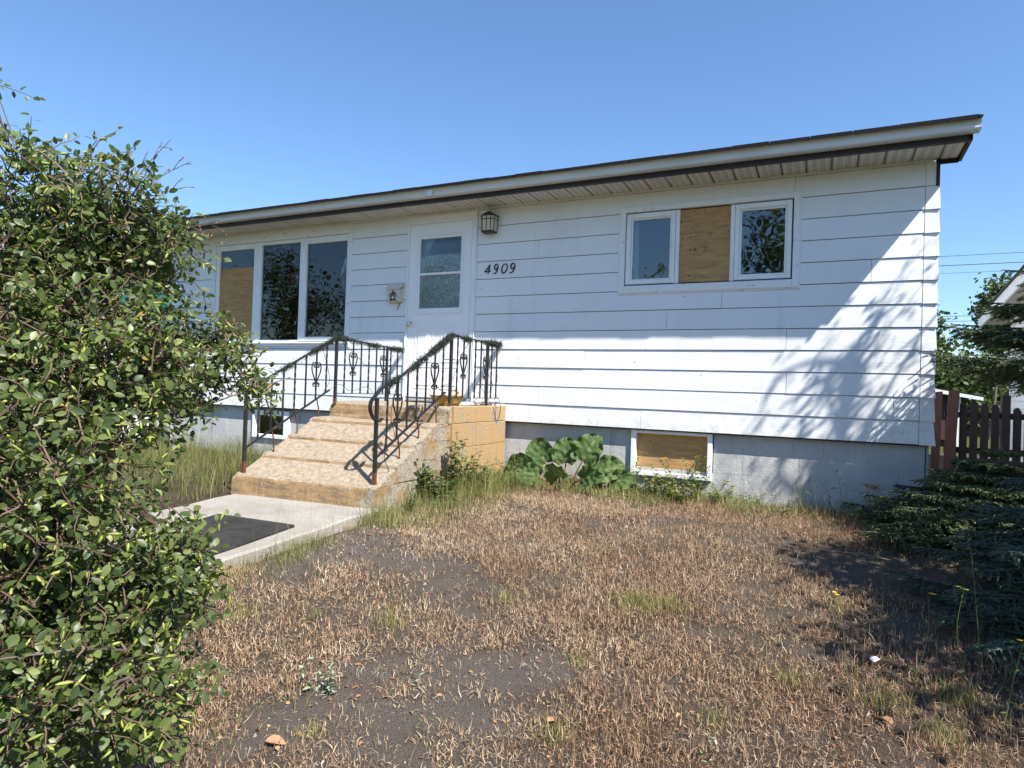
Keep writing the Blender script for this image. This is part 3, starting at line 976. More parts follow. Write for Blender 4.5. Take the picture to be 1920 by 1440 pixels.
mbx = thing('letter_box', 'rusty white wall letter box with scroll relief beside the front door', 'mailbox', (-4.80, -.02, 1.98))
body = [(-.012, 1.985), (-.085, 1.985), (-.092, 2.0), (-.092, 2.14), (-.012, 2.16)]
MB().prism_x(body, -4.895, -4.705).build('box', M_MAILBOX, mbx)
lid = [(-.008, 2.225), (-.03, 2.232), (-.075, 2.195), (-.105, 2.150), (-.103, 2.142), (-.07, 2.175), (-.008, 2.20)]
MB().prism_x(lid, -4.908, -4.692).build('lid', M_MAILBOX, mbx)
sc = MB()
def spiral(cx, cz, r, turns, a0, dirn=1, n=16):
    return [(cx + r * (1 - .75 * t) * math.cos(a0 + dirn * turns * 2 * PI * t), cz + r * (1 - .75 * t) * math.sin(a0 + dirn * turns * 2 * PI * t)) for t in np.linspace(0, 1, n)]
for cx, cz, r, a0, d in ((-4.835, 2.065, .030, 0, 1), (-4.775, 2.065, .030, PI, -1), (-4.805, 2.105, .022, -PI / 2, 1), (-4.83, 2.022, .018, 0, -1), (-4.78, 2.022, .018, PI, 1)):
    stroke(sc, spiral(cx, cz, r, 1.3, a0, d), -.0955, .011, .004)
for k in range(5): sc.box(-4.86 + k * .026, -4.842 + k * .026, -.0945, -.091, 1.999, 2.006)
sc.build('relief', M_MAILDARK, mbx)
hk = MB()
hk.tube([(-4.725, -.06, 1.99), (-4.728, -.075, 1.95), (-4.735, -.09, 1.90), (-4.728, -.10, 1.885), (-4.716, -.095, 1.895), (-4.714, -.075, 1.94), (-4.713, -.06, 1.985)], .0035, 5)
hk.build('paper_hook', M_BRONZE, mbx)

# ------------------------------------------------------------------ porch steps
porch = thing('porch_steps', 'worn peach painted concrete porch steps leading to the front door', 'steps', (-4.0, -1.2, -.06))
TZ = [-.16, .13, .29, .45, .61, .77]
YL = [-2.44, -2.13, -1.82, -1.51, -1.20]
YR = [-2.30, -2.02, -1.74, -1.46, -1.18]
PXL, PXR = -4.735, -3.262
def noise3(a, b, s, seed): return (fbm(np.array([a]), np.array([b]), s, seed, 3)[0] - .5)
for i in range(5):
    zt, zb = TZ[i + 1], TZ[i] - (.02 if i else 0)
    if i: zb = TZ[i]
    n = 56
    mb = MB()
    for j in range(n + 1):
        t = j / n
        x = PXL + (PXR - PXL) * t
        yf = YL[i] + (YR[i] - YL[i]) * t
        chip = .018 * max(0, noise3(x * 3, i * 7.1, 4, 5)) * 3 + (.02 if t < .03 else .0) * 1.0
        wob = .010 * noise3(x * 2, i * 3.3 + 9, 5, 8)
        sag = -.010 * math.sin(PI * t)
        prof = [(yf - .030 + wob * 2, zb - .004), (yf - .020 + wob, zb + .03), (yf - .014 + wob * 3, zb + (zt - zb) * .5), (yf - .008 + wob, zt - .040 - chip),
                (yf - .004 + chip * .4, zt - .024 - chip * .6), (yf + .010 + chip * .7, zt - .008 - chip * .25 + sag * .4), (yf + .030 + chip, zt - .001 + sag), (yf + .12, zt + sag + wob * .3)]
        yb = (YL[i + 1] + (YR[i + 1] - YL[i + 1]) * t + .10) if i < 4 else -.006
        prof += [(yb, zt + sag), (yb, zb - .004)]
        if t in (0, 1):
            prof = [(y + random.uniform(-.006, .006), z + random.uniform(-.006, .003)) for y, z in prof]
        mb.v += [(x + (random.uniform(-.008, .008) if t in (0, 1) else 0), y, z) for y, z in prof]
    m = 10
    for j in range(n):
        for k in range(m):
            k2 = (k + 1) % m
            mb.f.append((j * m + k, j * m + m + k, j * m + m + k2, j * m + k2))
    mb.f += [tuple(range(m)), tuple(range(n * m + m - 1, n * m - 1, -1))]
    o = mb.build('step', M_STEP, porch)
# rough concrete cheek under the flight
mb = MB()
for x in (PXL + .01, PXR - .004):
    Y_ = YL if x < -4 else YR
    mb.v += [(x, Y_[0] + .03, -.3), (x, Y_[0] + .03, TZ[1] - .03), (x, Y_[1] + .03, TZ[2] - .03), (x, Y_[2] + .03, TZ[3] - .03), (x, Y_[3] + .03, TZ[4] - .03), (x, -.01, TZ[4] - .03), (x, -.01, -.3)]
mb.f = [(i, 7 + i, 7 + (i + 1) % 7, (i + 1) % 7) for i in range(7)] + [tuple(range(7)), tuple(range(13, 6, -1))]
mb.build('stair_core', M_STEP, porch)
# block courses on the landing side
cz = [(-.28, .115), (.119, .357), (.361, .600), (.604, .768)]
lens = [[.40, .40, .36], [.20, .40, .40, .16], [.36, .32, .40, .08], [.30, .40, .44]]
for (zb, zt), ls in zip(cz, lens):
    y = -.004
    for l in ls:
        y0 = max(y - l, -1.155 + random.uniform(-.02, .03))
        if y - y0 > .03:
            mb = MB()
            d = random.uniform(-.002, .003)
            b = .004
            x1 = -3.236 + d
            V = [(x1 - b, y0 + .002, zb), (x1 - b, y - .002, zb), (x1 - b, y - .002, zt), (x1 - b, y0 + .002, zt), (x1, y0 + .006, zb + b), (x1, y - .006, zb + b), (x1, y - .006, zt - b), (x1, y0 + .006, zt - b),
                 (-3.30, y0 + .002, zb), (-3.30, y - .002, zb), (-3.30, y - .002, zt), (-3.30, y0 + .002, zt)]
            mb.add(V, [(4, 5, 6, 7), (0, 1, 5, 4), (1, 2, 6, 5), (2, 3, 7, 6), (3, 0, 4, 7), (8, 9, 1, 0), (9, 10, 2, 1), (10, 11, 3, 2), (11, 8, 0, 3), (8, 11, 10, 9)])
            mb.build('block', M_BLOCK, porch)
        y = y0

# ------------------------------------------------------------------ wrought iron railings
def railing(label, x, yl, yc, yw, zl, zc, zw, volute):
    t = thing('railing', label, 'railing', (x, yc, .77), 'wrought iron railings of the porch')
    hand = [(x, yl - .005, zl - .02)] if not volute else []
    s = (zc - zl) / (yc - yl)
    pts = []
    if volute:
        # handrail flattens, turns over and scrolls back to the post
        base = Vector((x, yl + .03, zl + .0))
        pts = [(x, yl + .075, zl - .19), (x, yl + .02, zl - .215), (x, yl - .045, zl - .18), (x, yl - .085, zl - .11), (x, yl - .075, zl - .045), (x, yl - .02, zl + .005), (x, yl + .06, zl + .062), (x, yl + .16, zl + .112), (x, yl + .26, zl + .155)]
        pts = [tuple(p) for p in smooth(pts, 5)]
        y1 = yl + .34
    else:
        pts = [(x, yl - .05, zl - .03)]
        y1 = yl + .05
    for k in range(7):
        y = y1 + (yc - y1) * k / 6
        pts.append((x, y, zl + s * (y - yl)))
    pts.append((x, yc + .012, zc + .004))
    for k in range(1, 5):
        y = yc + .012 + (yw - yc - .012) * k / 4
        pts.append((x, y, zc + (zw - zc) * k / 4 - .006 * math.sin(k / 4 * PI)))
    MB().strap(pts, .034, .010, (1, 0, 0)).build('handrail', M_IRON, t)
    # stringer under the balusters
    def hz(y): return zl + s * (y - yl) if y < yc else zc + (zw - zc) * (y - yc) / (yw - yc)
    bl = zl - .52
    def bz(y): return bl + s * (y - yl) if y < yc - .05 else .845
    MB().strap([(x, yl, bl), (x, yc - .09, bl + s * (yc - .09 - yl)), ], .026, .010, (1, 0, 0)).build('bottom_rail', M_IRON, t)
    MB().strap([(x, yc, .852), (x, yw, .852)], .020, .008, (1, 0, 0)).build('bottom_rail', M_IRON, t)
    tz = .13 + .0
    MB().box(x - .013, x + .013, yl - .013, yl + .013, tz - .012, zl - .02).build('post', M_IRON, t)
    MB().box(x - .0145, x + .0145, yl - .0145, yl + .0145, tz - .012, tz + .10).build('post_foot', M_RUST, t)
    MB().box(x - .013, x + .013, yc - .013, yc + .013, .755, zc).build('post', M_IRON, t)
    MB().box(x - .0145, x + .0145, yc - .0145, yc + .0145, .755, .80).build('post_foot', M_RUST, t)
    MB().box(x - .011, x + .011, yw - .30, yw - .278, .755, hz(yw - .29) - .004).build('post', M_IRON, t)
    def bar(y, z0, z1, kind):
        mb = MB()
        if kind == 'twist':
            n, r = 26, .0085
            V, F = [], []
            for i in range(n):
                q = i / (n - 1)
                a = q * 3.5 * PI + .4
                for c in range(4):
                    e = a + c * PI / 2
                    V.append((x + r * 1.2 * math.cos(e), y + r * 1.2 * math.sin(e), z0 + (z1 - z0) * q))
            for i in range(n - 1):
                for c in range(4):
                    F.append((i * 4 + c, i * 4 + (c + 1) % 4, i * 4 + 4 + (c + 1) % 4, i * 4 + 4 + c))
            mb.add(V, F)
            mb.build('twisted_baluster', M_IRON, t)
        else:
            h = .0065
            mb.box(x - h, x + h, y - h, y + h, z0, z1).build('baluster', M_IRON, t)
    def heart(y, zm):
        mb = MB()
        for sg in (-1, 1):
            P = [(0, -.115), (.022, -.06), (.050, .0), (.058, .045), (.046, .082), (.022, .090), (.006, .070), (.010, .048), (.026, .044), (.032, .058), (.024, .068)]
            P = smooth(P, 4)
            mb.strap([(x, y + sg * a * 1.12, zm + b * 1.1) for a, b in P], .012, .0068, (1, 0, 0))
            P = [(.0, -.108), (.014, -.122), (.034, -.118), (.040, -.098), (.028, -.086), (.018, -.094), (.022, -.104)]
            P = smooth(P, 4)
            mb.strap([(x, y + sg * a * 1.1, zm + b * 1.1 - .012) for a, b in P], .012, .0068, (1, 0, 0))
        mb.build('heart_scroll', M_IRON, t)
    seq = ['twist', 'heart', 'plain', 'twist', 'plain', 'heart', 'twist']
    n = len(seq)
    for k, kd in enumerate(seq):
        y = yl + (yc - yl) * (k + 1) / (n + 1)
        bar(y, bz(y), hz(y) - .004, kd if kd == 'twist' else 'plain')
        if kd == 'heart': heart(y, (bz(y) + hz(y)) / 2 + .02)
    seq = ['twist', 'heart', 'plain', 'twist', 'plain', 'heart', 'twist', 'plain']
    n = len(seq)
    for k, kd in enumerate(seq):
        y = yc + (yw - yc) * (k + 1) / (n + .6)
        bar(y, .848, hz(y) - .004, kd if kd == 'twist' else 'plain')
        if kd == 'heart': heart(y, 1.20)
    # struts that carry the stringer above the treads
    for k in range(1, 4):
        y = yl + (yc - yl) * (k / 4) + .02
        MB().tube([(x, y, bz(y)), (x, y + .03, bz(y) - .10), (x, y + .035, TZ[1 + k] - .012)], .007, 5).build('strut', M_RUST, t)
    return t, pts
r1, RP1 = railing('black wrought iron railing ending in a scroll, beside the porch block wall', -3.325, -2.235, -1.09, -.035, .865, 1.475, 1.470, True)
r2, RP2 = railing('black wrought iron railing without scroll, standing beside the tall grass and picture window', -4.665, -2.385, -1.225, -.06, .865, 1.452, 1.40, False)
MB().tube([(-4.665, -1.30, 1.455), (-4.665, -1.325, 1.488), (-4.665, -1.05, 1.468)], .005, 4).build('loose_bar', M_IRON, r2)

# tinsel garland with dead string lights wound on the handrails
def garland(label, P, t0, t1, dens, seed, tails):
    g = thing('tinsel_garland', label, 'garland', P[len(P) // 2], 'tinsel garlands on the porch railings')
    r = np.random.default_rng(seed)
    P = np.array([tuple(p) for p in P])
    d = np.concatenate([[0], np.cumsum(np.linalg.norm(np.diff(P, axis=0), axis=1))])
    L = d[-1]
    n = int(dens * (t1 - t0) * L)
    s = r.uniform(t0 * L, t1 * L, n)
    clump = vnoise(s, s * 0, 5.0, seed)
    keep = r.random(n) < np.clip(clump * 2.6 - .75, .04, 1)
    s = s[keep]
    n = len(s)
    C = np.stack([np.interp(s, d, P[:, k]) for k in range(3)], -1)
    C = C + r.normal(0, .014, (n, 3)) + np.array([0, 0, -.010])
    D = r.normal(0, 1, (n, 3)); D /= np.linalg.norm(D, axis=1)[:, None]
    ln = r.uniform(.018, .04, n)[:, None]
    W = np.cross(D, r.normal(0, 1, (n, 3))); W /= np.linalg.norm(W, axis=1)[:, None]
    V = np.stack([C - W * .0026, C + W * .0026, C + D * ln], 1).reshape(-1, 3)
    np_mesh('tinsel', V, np.arange(3 * n).reshape(-1, 3), M_GARLAND, g, np.repeat(r.random(n), 3))['kind'] = 'stuff'
    mb = MB()
    ss = np.linspace(t0 * L, t1 * L, 90)
    mb.tube([(np.interp(q, d, P[:, 0]) + .018 * math.cos(i * .9), np.interp(q, d, P[:, 1]) + .012 * math.sin(i * .9), np.interp(q, d, P[:, 2]) - .008 + .016 * math.sin(i * .9 + 1)) for i, q in enumerate(ss)], .0028, 4)
    mb.build('light_cable', M_CABLE, g)
    for T in tails:
        MB().tube(smooth(T, 5), .0026, 4).build('hanging_cable', M_CABLE, g)
    return g
x = -3.325
tails = [[(x + .03, -.12, 1.46), (x + .04, -.20, 1.25), (x + .02, -.12, 1.08), (x + .04, -.19, .92), (x + .09, -.16, .78), (x + .105, -.20, .66), (x + .10, -.26, .60), (x + .105, -.30, .66), (x + .10, -.28, .76), (x + .03, -.20, .86)],
         [(x + .03, -.55, 1.45), (x + .03, -.42, 1.2), (x + .02, -.50, 1.0), (x + .03, -.36, .86), (x + .095, -.33, .74), (x + .10, -.27, .62)],
         [(x + .02, -.75, 1.45), (x + .03, -.95, 1.28), (x + .02, -1.10, 1.02), (x + .02, -1.35, .95), (x + .03, -1.25, .9), (x + .02, -1.5, .83)],
         [(x + .02, -.3, 1.45), (x + .03, -.22, 1.3), (x + .02, -.35, 1.15), (x + .03, -.25, 1.0), (x + .03, -.38, .88)],
         [(x + .02, -2.0, .95), (x + .03, -2.08, .7), (x + .02, -2.0, .5), (x + .03, -2.15, .38), (x + .02, -2.05, .2)]]
garland('ragged tinsel garland with trailing light cable on the scrolled railing', RP1, .20, 1.0, 9500, 3, tails)
x = -4.665
tails = [[(x + .02, -1.2, 1.42), (x + .03, -.95, 1.28), (x + .02, -.7, 1.15), (x + .03, -.45, 1.2), (x + .02, -.25, 1.32)],
         [(x + .02, -1.45, 1.3), (x + .03, -1.35, 1.0), (x + .02, -1.42, .86), (x + .03, -1.2, .95), (x + .02, -1.0, .88), (x + .03, -.75, .93), (x + .02, -.6, .85)]]
garland('thin tinsel garland with loose light cable on the railing beside the picture window', RP2, .02, 1.0, 7000, 5, tails)

# ------------------------------------------------------------------ clutter on the landing
tub = thing('plastic_tub', 'weathered yellow plastic tub left on the porch landing', 'tub', (-3.50, -.86, .765))
mb = MB()
n = 20
def oval(rx, ry, z, c=(-3.50, -.86)): return [(c[0] + rx * (abs(math.cos(a)) ** .7) * (1 if math.cos(a) > 0 else -1), c[1] + ry * (abs(math.sin(a)) ** .7) * (1 if math.sin(a) > 0 else -1), z) for a in np.linspace(0, 2 * PI, n, endpoint=False)]
R_ = [oval(.095, .15, .766), (oval(.115, .175, .80)), oval(.135, .195, .862), oval(.145, .205, .866), oval(.145, .205, .876), oval(.125, .185, .874), oval(.105, .165, .81), oval(.09, .145, .782)]
for r in R_: mb.v += r
for i in range(len(R_) - 1):
    for k in range(n): mb.f.append((i * n + k, i * n + (k + 1) % n, i * n + n + (k + 1) % n, i * n + n + k))
mb.f += [tuple(range(n - 1, -1, -1)), tuple(range((len(R_) - 1) * n, len(R_) * n))]
mb.build('bowl', M_YELLOW, tub, True)
mb = MB()
mb.strap(smooth([(-3.50, -.70, .872), (-3.49, -.66, .90), (-3.50, -.72, .925), (-3.50, -.80, .915)], 4), .03, .008, (1, 0, 0))
mb.build('broken_rim', M_YELLOW, tub)
def crumple(name, label, cat, c, r, sq, m, seed):
    rr = np.random.default_rng(seed)
    mb = MB()
    a, b = 7, 12
    for i in range(a):
        th = PI * (i + .5) / a
        for k in range(b):
            ph = 2 * PI * k / b
            q = 1 + rr.uniform(-.35, .3)
            mb.v.append((c[0] + r[0] * q * math.sin(th) * math.cos(ph), c[1] + r[1] * q * math.sin(th) * math.sin(ph), c[2] + r[2] * (1 - math.cos(th)) * sq * q * .5 - .002))
    for i in range(a - 1):
        for k in range(b): mb.f.append((i * b + k, i * b + (k + 1) % b, i * b + b + (k + 1) % b, i * b + b + k))
    mb.f += [tuple(range(b - 1, -1, -1)), tuple(range((a - 1) * b, a * b))]
    return tag(mb.build(name, m), label, cat)
crumple('crumpled_bag', 'crumpled white bag by the door on the porch landing', 'bag', (-3.40, -.42, .766), (.045, .07, .06), 1, M_WHITE, 4)
M_TAN = Mat('weathered_board', (.34, .27, .20), .8).m
tag(MB().box(-3.47, -3.37, -.36, -.10, .766, .79).build('wood_scrap', M_TAN), 'short weathered wood scrap lying against the house wall on the landing', 'board')
mb = MB()
mb.add([(-3.62, -1.02, .768), (-3.52, -1.06, .768), (-3.56, -.12, .768), (-3.66, -.10, .768), (-3.62, -1.02, .786), (-3.52, -1.06, .786), (-3.56, -.12, .80), (-3.66, -.10, .80)], [(0, 3, 2, 1), (4, 5, 6, 7), (0, 1, 5, 4), (1, 2, 6, 5), (2, 3, 7, 6), (3, 0, 4, 7)])
tag(mb.build('trim_strip', M_WHITE), 'long white trim strip lying on the porch landing behind the yellow tub', 'strip')

# ------------------------------------------------------------------ neighbours beyond the plot
# white vinyl house beyond the fence: its gable end faces the bungalow
nb = thing('gabled_house', 'white vinyl-sided neighbouring house with low gable roof beyond the fence', 'house', (5.6, 4, -.2))
NX, NY0, NY1, NR = 2.90, .6, 7.2, 3.9
def nz(y): return 2.415 + .13 * (7.67 - NR - abs(y - NR))
for k in range(20):
    zb = -.12 + k * .13
    MB().prism_y([(NX - .013, zb), (NX - .002, zb + .127), (NX + .03, zb + .127), (NX + .03, zb)], NY0, NY1 - .06).build('siding_board', M_SIDING, nb)
MB().box(NX - .022, NX + .05, NY1 - .058, NY1 + .012, -.25, 2.46).build('corner_post', M_TRIM, nb)
MB().box(NX + .03, 9.5, NY0, NY1, -.3, 2.47).build('wall', M_SIDING, nb)
M_BEIGESOF = Mat('beige_soffit', (.46, .44, .40), .7).m  # plain beige, the soffit's own colour
prof = [(.13, 0), (.13, 1), (.02, 1), (.02, 0)]
MB().prism_x([(7.67, nz(7.67) + .15), (NR, nz(NR) + .15), (.13, nz(.13) + .15), (.13, nz(.13) + .11), (NR, nz(NR) + .11), (7.67, nz(7.67) + .11)], 2.47, 9.8).build('roof', Mat('brown_shingle', (.045, .035, .030), .9).m, nb)
MB().prism_x([(7.66, nz(7.66) - .06), (7.66, nz(7.66) + .11), (NR, nz(NR) + .11), (.14, nz(.14) + .11), (.14, nz(.14) - .06), (NR, nz(NR) - .06)], 2.495, 2.525).build('barge_board', M_TRIM, nb)
MB().prism_x([(7.64, nz(7.64) + .0), (7.64, nz(7.64) + .02), (NR, nz(NR) + .02), (.16, nz(.16) + .02), (.16, nz(.16)), (NR, nz(NR))], 2.526, 2.95).build('soffit', M_BEIGESOF, nb)

# dark picket fence between the houses, with red boards leaning at its end
M_PICKET = Mat('shade_dark_wood', (.020, .015, .018), .8).m  # fence wood colour darkened to stand in for the shade on it
_ = Mat('red_stained_wood', rough=.8)
_.col(_.mix(_.noise(12, (3, 1, .3), 5), (.085, .040, .035), (.05, .026, .024)))
M_REDWOOD = _.m
fy = 4.0
fence = thing('picket_fence', 'shade-darkened picket fence between the two houses', 'fence', (2.0, fy, -.1))
for k in range(9):
    x0 = 1.55 + k * .118
    h = 1.02 - .012 * k + random.uniform(-.02, .02)
    if 2.10 < x0 < 2.14: continue
    w = .088
    MB().prism_y([(x0, -.1), (x0 + w, -.1), (x0 + w, h - .05), (x0 + w * .5 + .01, h), (x0 + w * .3, h), (x0, h - .03)], fy, fy + .02).build('picket', M_PICKET, fence)
MB().box(1.5, 2.66, fy + .021, fy + .06, .30, .38).build('rail', M_PICKET, fence)
MB().box(1.5, 2.66, fy + .021, fy + .06, .78, .86).build('rail', M_PICKET, fence)
MB().box(2.13, 2.22, fy - .03, fy + .08, -.1, 1.10).build('post', M_PICKET, fence)
MB().box(2.60, 2.69, fy - .03, fy + .08, -.1, 1.08).build('post', M_PICKET, fence)
for k, (x0, lean, h, lab) in enumerate([(1.33, .03, 1.12, 'red stained board standing against the corner of the bungalow'), (1.47, .06, 1.14, 'wide red stained board leaning at the end of the picket fence')]):
    w = .10 if k == 0 else .125
    mb = MB()
    mb.add([(x0, fy - .12, -.1), (x0 + w, fy - .12, -.1), (x0 + w, fy - .10, -.1), (x0, fy - .10, -.1), (x0 + lean, fy - .06, h), (x0 + w + lean, fy - .06, h + .01), (x0 + w + lean, fy - .04, h + .01), (x0 + lean, fy - .04, h)],
           [(0, 3, 2, 1), (4, 5, 6, 7), (0, 1, 5, 4), (1, 2, 6, 5), (2, 3, 7, 6), (3, 0, 4, 7)])
    tag(mb.build('fence_board', M_REDWOOD), lab, 'board')
# shed
shed = thing('garden_shed', 'dark garden shed with sloping white roof edge behind the fence', 'shed', (2.6, 12, -.2))
MB().box(.6, 3.05, 12, 14, -.25, 1.10).build('wall', Mat('shed_wall', (.05, .035, .03), .85).m, shed)
MB().prism_y([(.5, 1.66), (3.35, 1.15), (3.35, 1.07), (.5, 1.56)], 11.75, 11.80).build('roof_edge', M_TRIM, shed)
MB().prism_y([(.5, 1.69), (3.40, 1.175), (3.40, 1.14), (.5, 1.64)], 11.8, 14.2).build('roof', M_SHINGLE, shed)
MB().prism_y([(.6, 1.1), (3.05, 1.1), (3.05, 1.15), (.6, 1.6)], 12.0, 12.1).build('gable', Mat('shed_gable', (.04, .03, .028), .85).m, shed)
MB().box(2.82, 2.93, 11.86, 11.97, -.25, 1.14).build('post', M_TRIM, shed)
MB().box(1.9, 2.8, 11.95, 12.0, .1, .95).build('red_door', M_REDWOOD, shed)

# teal and white house on the other side
tl = thing('teal_house', 'teal neighbouring house with white lower wall seen through the birch leaves', 'house', (-14, -.2, -.1))
M_TEAL = Mat('teal_paint', (.0, .16, .145), .6).m
for k in range(16):
    zb = -.1 + k * .18
    m = M_SIDING if zb < 2.0 else M_TEAL
    MB().prism_x([(-.214, zb), (-.202, zb + .178), (-.17, zb + .178), (-.17, zb)], -17.0, -10.1).build('siding_board', m, tl)
MB().box(-17, -10.1, -.17, 7, -.3, 2.02).build('wall', M_SIDING, tl)
MB().box(-17, -10.1, -.17, 7, 2.021, 2.78).build('upper_wall', M_TEAL, tl)
MB().box(-17.3, -9.75, -.75, -.2, 2.83, 2.85).build('soffit', M_SOFFIT, tl)
MB().prism_x([(-.8, 2.85), (-.8, 2.97), (3.5, 3.95), (7.5, 2.97), (7.5, 2.85)], -17.3, -9.75).build('roof', M_SHINGLE, tl)
MB().box(-17.3, -9.75, -.84, -.8, 2.83, 2.97).build('fascia', M_GUTTER, tl)

# power lines on poles outside the view
M_WIRE = Mat('wire', (.03, .03, .035), .6).m
M_POLE = Mat('pole_wood', (.12, .09, .06), .9).m
P_L, P_R = (-30, 30), (48, 29)
for i, (px, py) in enumerate((P_L, P_R)):
    p = thing('utility_pole', ['wooden utility pole behind the bungalow roof carrying the power lines', 'wooden utility pole beyond the gabled house carrying the power lines'][i], 'utility pole', (px, py, -.4), 'utility poles behind the houses')
    MB().tube([(px, py, -.5), (px, py, 9.2)], [.16, .10], 8).build('pole', M_POLE, p)
    MB().box(px - .06, px + .06, py - 1.1, py + 1.1, 8.0, 8.12).build('crossarm', M_POLE, p)
WL = [('upper', 8.1, .30, -.8, .012), ('upper', 8.13, .62, 0, .018), ('upper', 7.9, .60, .9, .010), ('lower', 5.75, .65, -.1, .014), ('lower', 5.55, .68, 0, .014), ('lower', 5.32, .65, .1, .018)]
WN = iter(['topmost thin', 'thick middle', 'lowest faint'] * 2)
for kd, z, sag, dy, r in WL:
    pts = []
    for t in np.linspace(0, 1, 40):
        pts.append((P_L[0] + (P_R[0] - P_L[0]) * t, P_L[1] + (P_R[1] - P_L[1]) * t + dy, z - sag * 4 * t * (1 - t)))
    o = MB().tube(pts, r, 4).build('power_line', M_WIRE)
    tag(o, '%s power line of the %s bundle crossing the sky behind the houses' % (next(WN), kd), 'wire', 'power lines, %s bundle' % kd)

# ------------------------------------------------------------------ leaf and plant generators
def unit(v):
    return v / np.maximum(np.linalg.norm(v, axis=-1, keepdims=True), 1e-9)

LEAF_UV = np.array([(0, 0), (.10, -.22), (.34, -.43), (.62, -.43), (.87, -.23), (1.0, 0), (.87, .23), (.62, .43), (.34, .43), (.10, .22), (.34, 0), (.66, 0)])
LEAF_F = np.array([(0, 1, 10), (1, 2, 10), (2, 3, 11), (2, 11, 10), (3, 4, 11), (4, 5, 11), (0, 10, 9), (9, 10, 8), (10, 11, 8), (8, 11, 7), (7, 11, 6), (6, 11, 5)])
NLV = len(LEAF_UV)
def leaves(P, D, N, ln, wd, fold=.18, curl=.15):
    """ovate leaves: base P, direction D, normal N"""
    D = unit(D)
    S = unit(np.cross(D, N))
    N = np.cross(S, D)
    u, v = LEAF_UV[:, 0], LEAF_UV[:, 1]
    h = fold * np.abs(v)[None] * wd[:, None] - (curl * (u ** 2))[None] * ln[:, None] * np.ones_like(u)[None]
    V = P[:, None] + D[:, None] * (u[None, :, None] * ln[:, None, None]) + S[:, None] * (v[None, :, None] * wd[:, None, None]) + N[:, None] * h[..., None]
    n = len(P)
    F = (LEAF_F[None] + (np.arange(n) * NLV)[:, None, None]).reshape(-1, 3)
    return V.reshape(-1, 3), F

def blades(P, h, w, az, th0, curl, seg=3):
    """grass blades bent in the vertical plane of azimuth az; th0 start angle from vertical, curl total added angle"""
    n = len(P)
    d = np.stack([np.cos(az), np.sin(az), np.zeros(n)], -1)
    s = np.stack([-np.sin(az), np.cos(az), np.zeros(n)], -1)
    tw = rng.uniform(-1.2, 1.2, n)
    pos = P.copy()
    V = np.zeros((n, seg * 2 + 1, 3))
    for k in range(seg + 1):
        t = k / seg
        ww = w * (1 - t ** 1.5)
        side = s * np.cos(tw)[:, None] + d * np.sin(tw)[:, None]
        if k < seg:
            V[:, 2 * k] = pos - side * (ww / 2)[:, None]
            V[:, 2 * k + 1] = pos + side * (ww / 2)[:, None]
            a = th0 + curl * (t + .5 / seg)
            pos = pos + (d * np.sin(a)[:, None] + np.array([0, 0, 1.0]) * np.cos(a)[:, None]) * (h / seg)[:, None]
        else:
            V[:, 2 * seg] = pos
    F = []
    for k in range(seg - 1):
        a = 2 * k
        F += [(a, a + 1, a + 3), (a, a + 3, a + 2)]
    a = 2 * (seg - 1)
    F.append((a, a + 1, a + 2))
    F = (np.array(F)[None] + (np.arange(n) * (seg * 2 + 1))[:, None, None]).reshape(-1, 3)
    return V.reshape(-1, 3), F, seg * 2 + 1

BARK = Mat('grey_brown_bark', rough=.85, spec=.2)
BARK.col(BARK.mix(BARK.noise(40, (1, 1, .4), 4), (.085, .062, .048), (.20, .165, .14)))
M_BARK = BARK.m

# ------------------------------------------------------------------ birch shrub in the near corner
M_BIRCH = leafy('birch_leaf', [(0, (.036, .056, .018)), (.40, (.080, .110, .032)), (.75, (.145, .180, .056)), (.97, (.26, .275, .10)), (1.0, (.36, .26, .08))], .42, .30, (.22, .36, .05), .4)
M_CATKIN = leafy('catkin', [(0, (.17, .22, .035)), (1, (.32, .35, .085))], .6, .15, (.4, .45, .08))
M_TWIG = Mat('brown_twig', (.11, .068, .048), .7).m
M_DEADSPRAY = leafy('dead_spray', [(0, (.22, .11, .06)), (1, (.42, .26, .15))], .8, .1, (.4, .25, .12))
BLOBS = [(-2.40, -5.32, 1.42, .34, 1.0), (-2.20, -5.14, 1.36, .27, .55), (-2.09, -5.31, .96, .36, 1.2), (-2.20, -4.92, 1.02, .25, .85), (-2.04, -4.74, .98, .15, .30), (-1.88, -5.54, .60, .34, 1.1), (-1.74, -5.34, .36, .20, .9),
         (-1.68, -5.58, .20, .28, .9), (-2.42, -5.58, 1.10, .45, .9), (-2.02, -5.71, .41, .40, .8), (-1.74, -5.32, .06, .22, .45), (-2.13, -5.22, 1.54, .20, .6), (-2.11, -5.05, 1.40, .20, .35), (-1.73, -5.24, .47, .13, .8), (-2.00, -4.88, 1.10, .12, .6), (-1.66, -5.22, .34, .11, .6), (-1.54, -5.46, .14, .16, .5), (-2.40, -5.46, 1.93, .05, .5)]
birch = thing('birch_shrub', 'dense birch shrub with small oval leaves and yellow-green catkins beside the walk', 'shrub', (-2.05, -5.5, -.5))
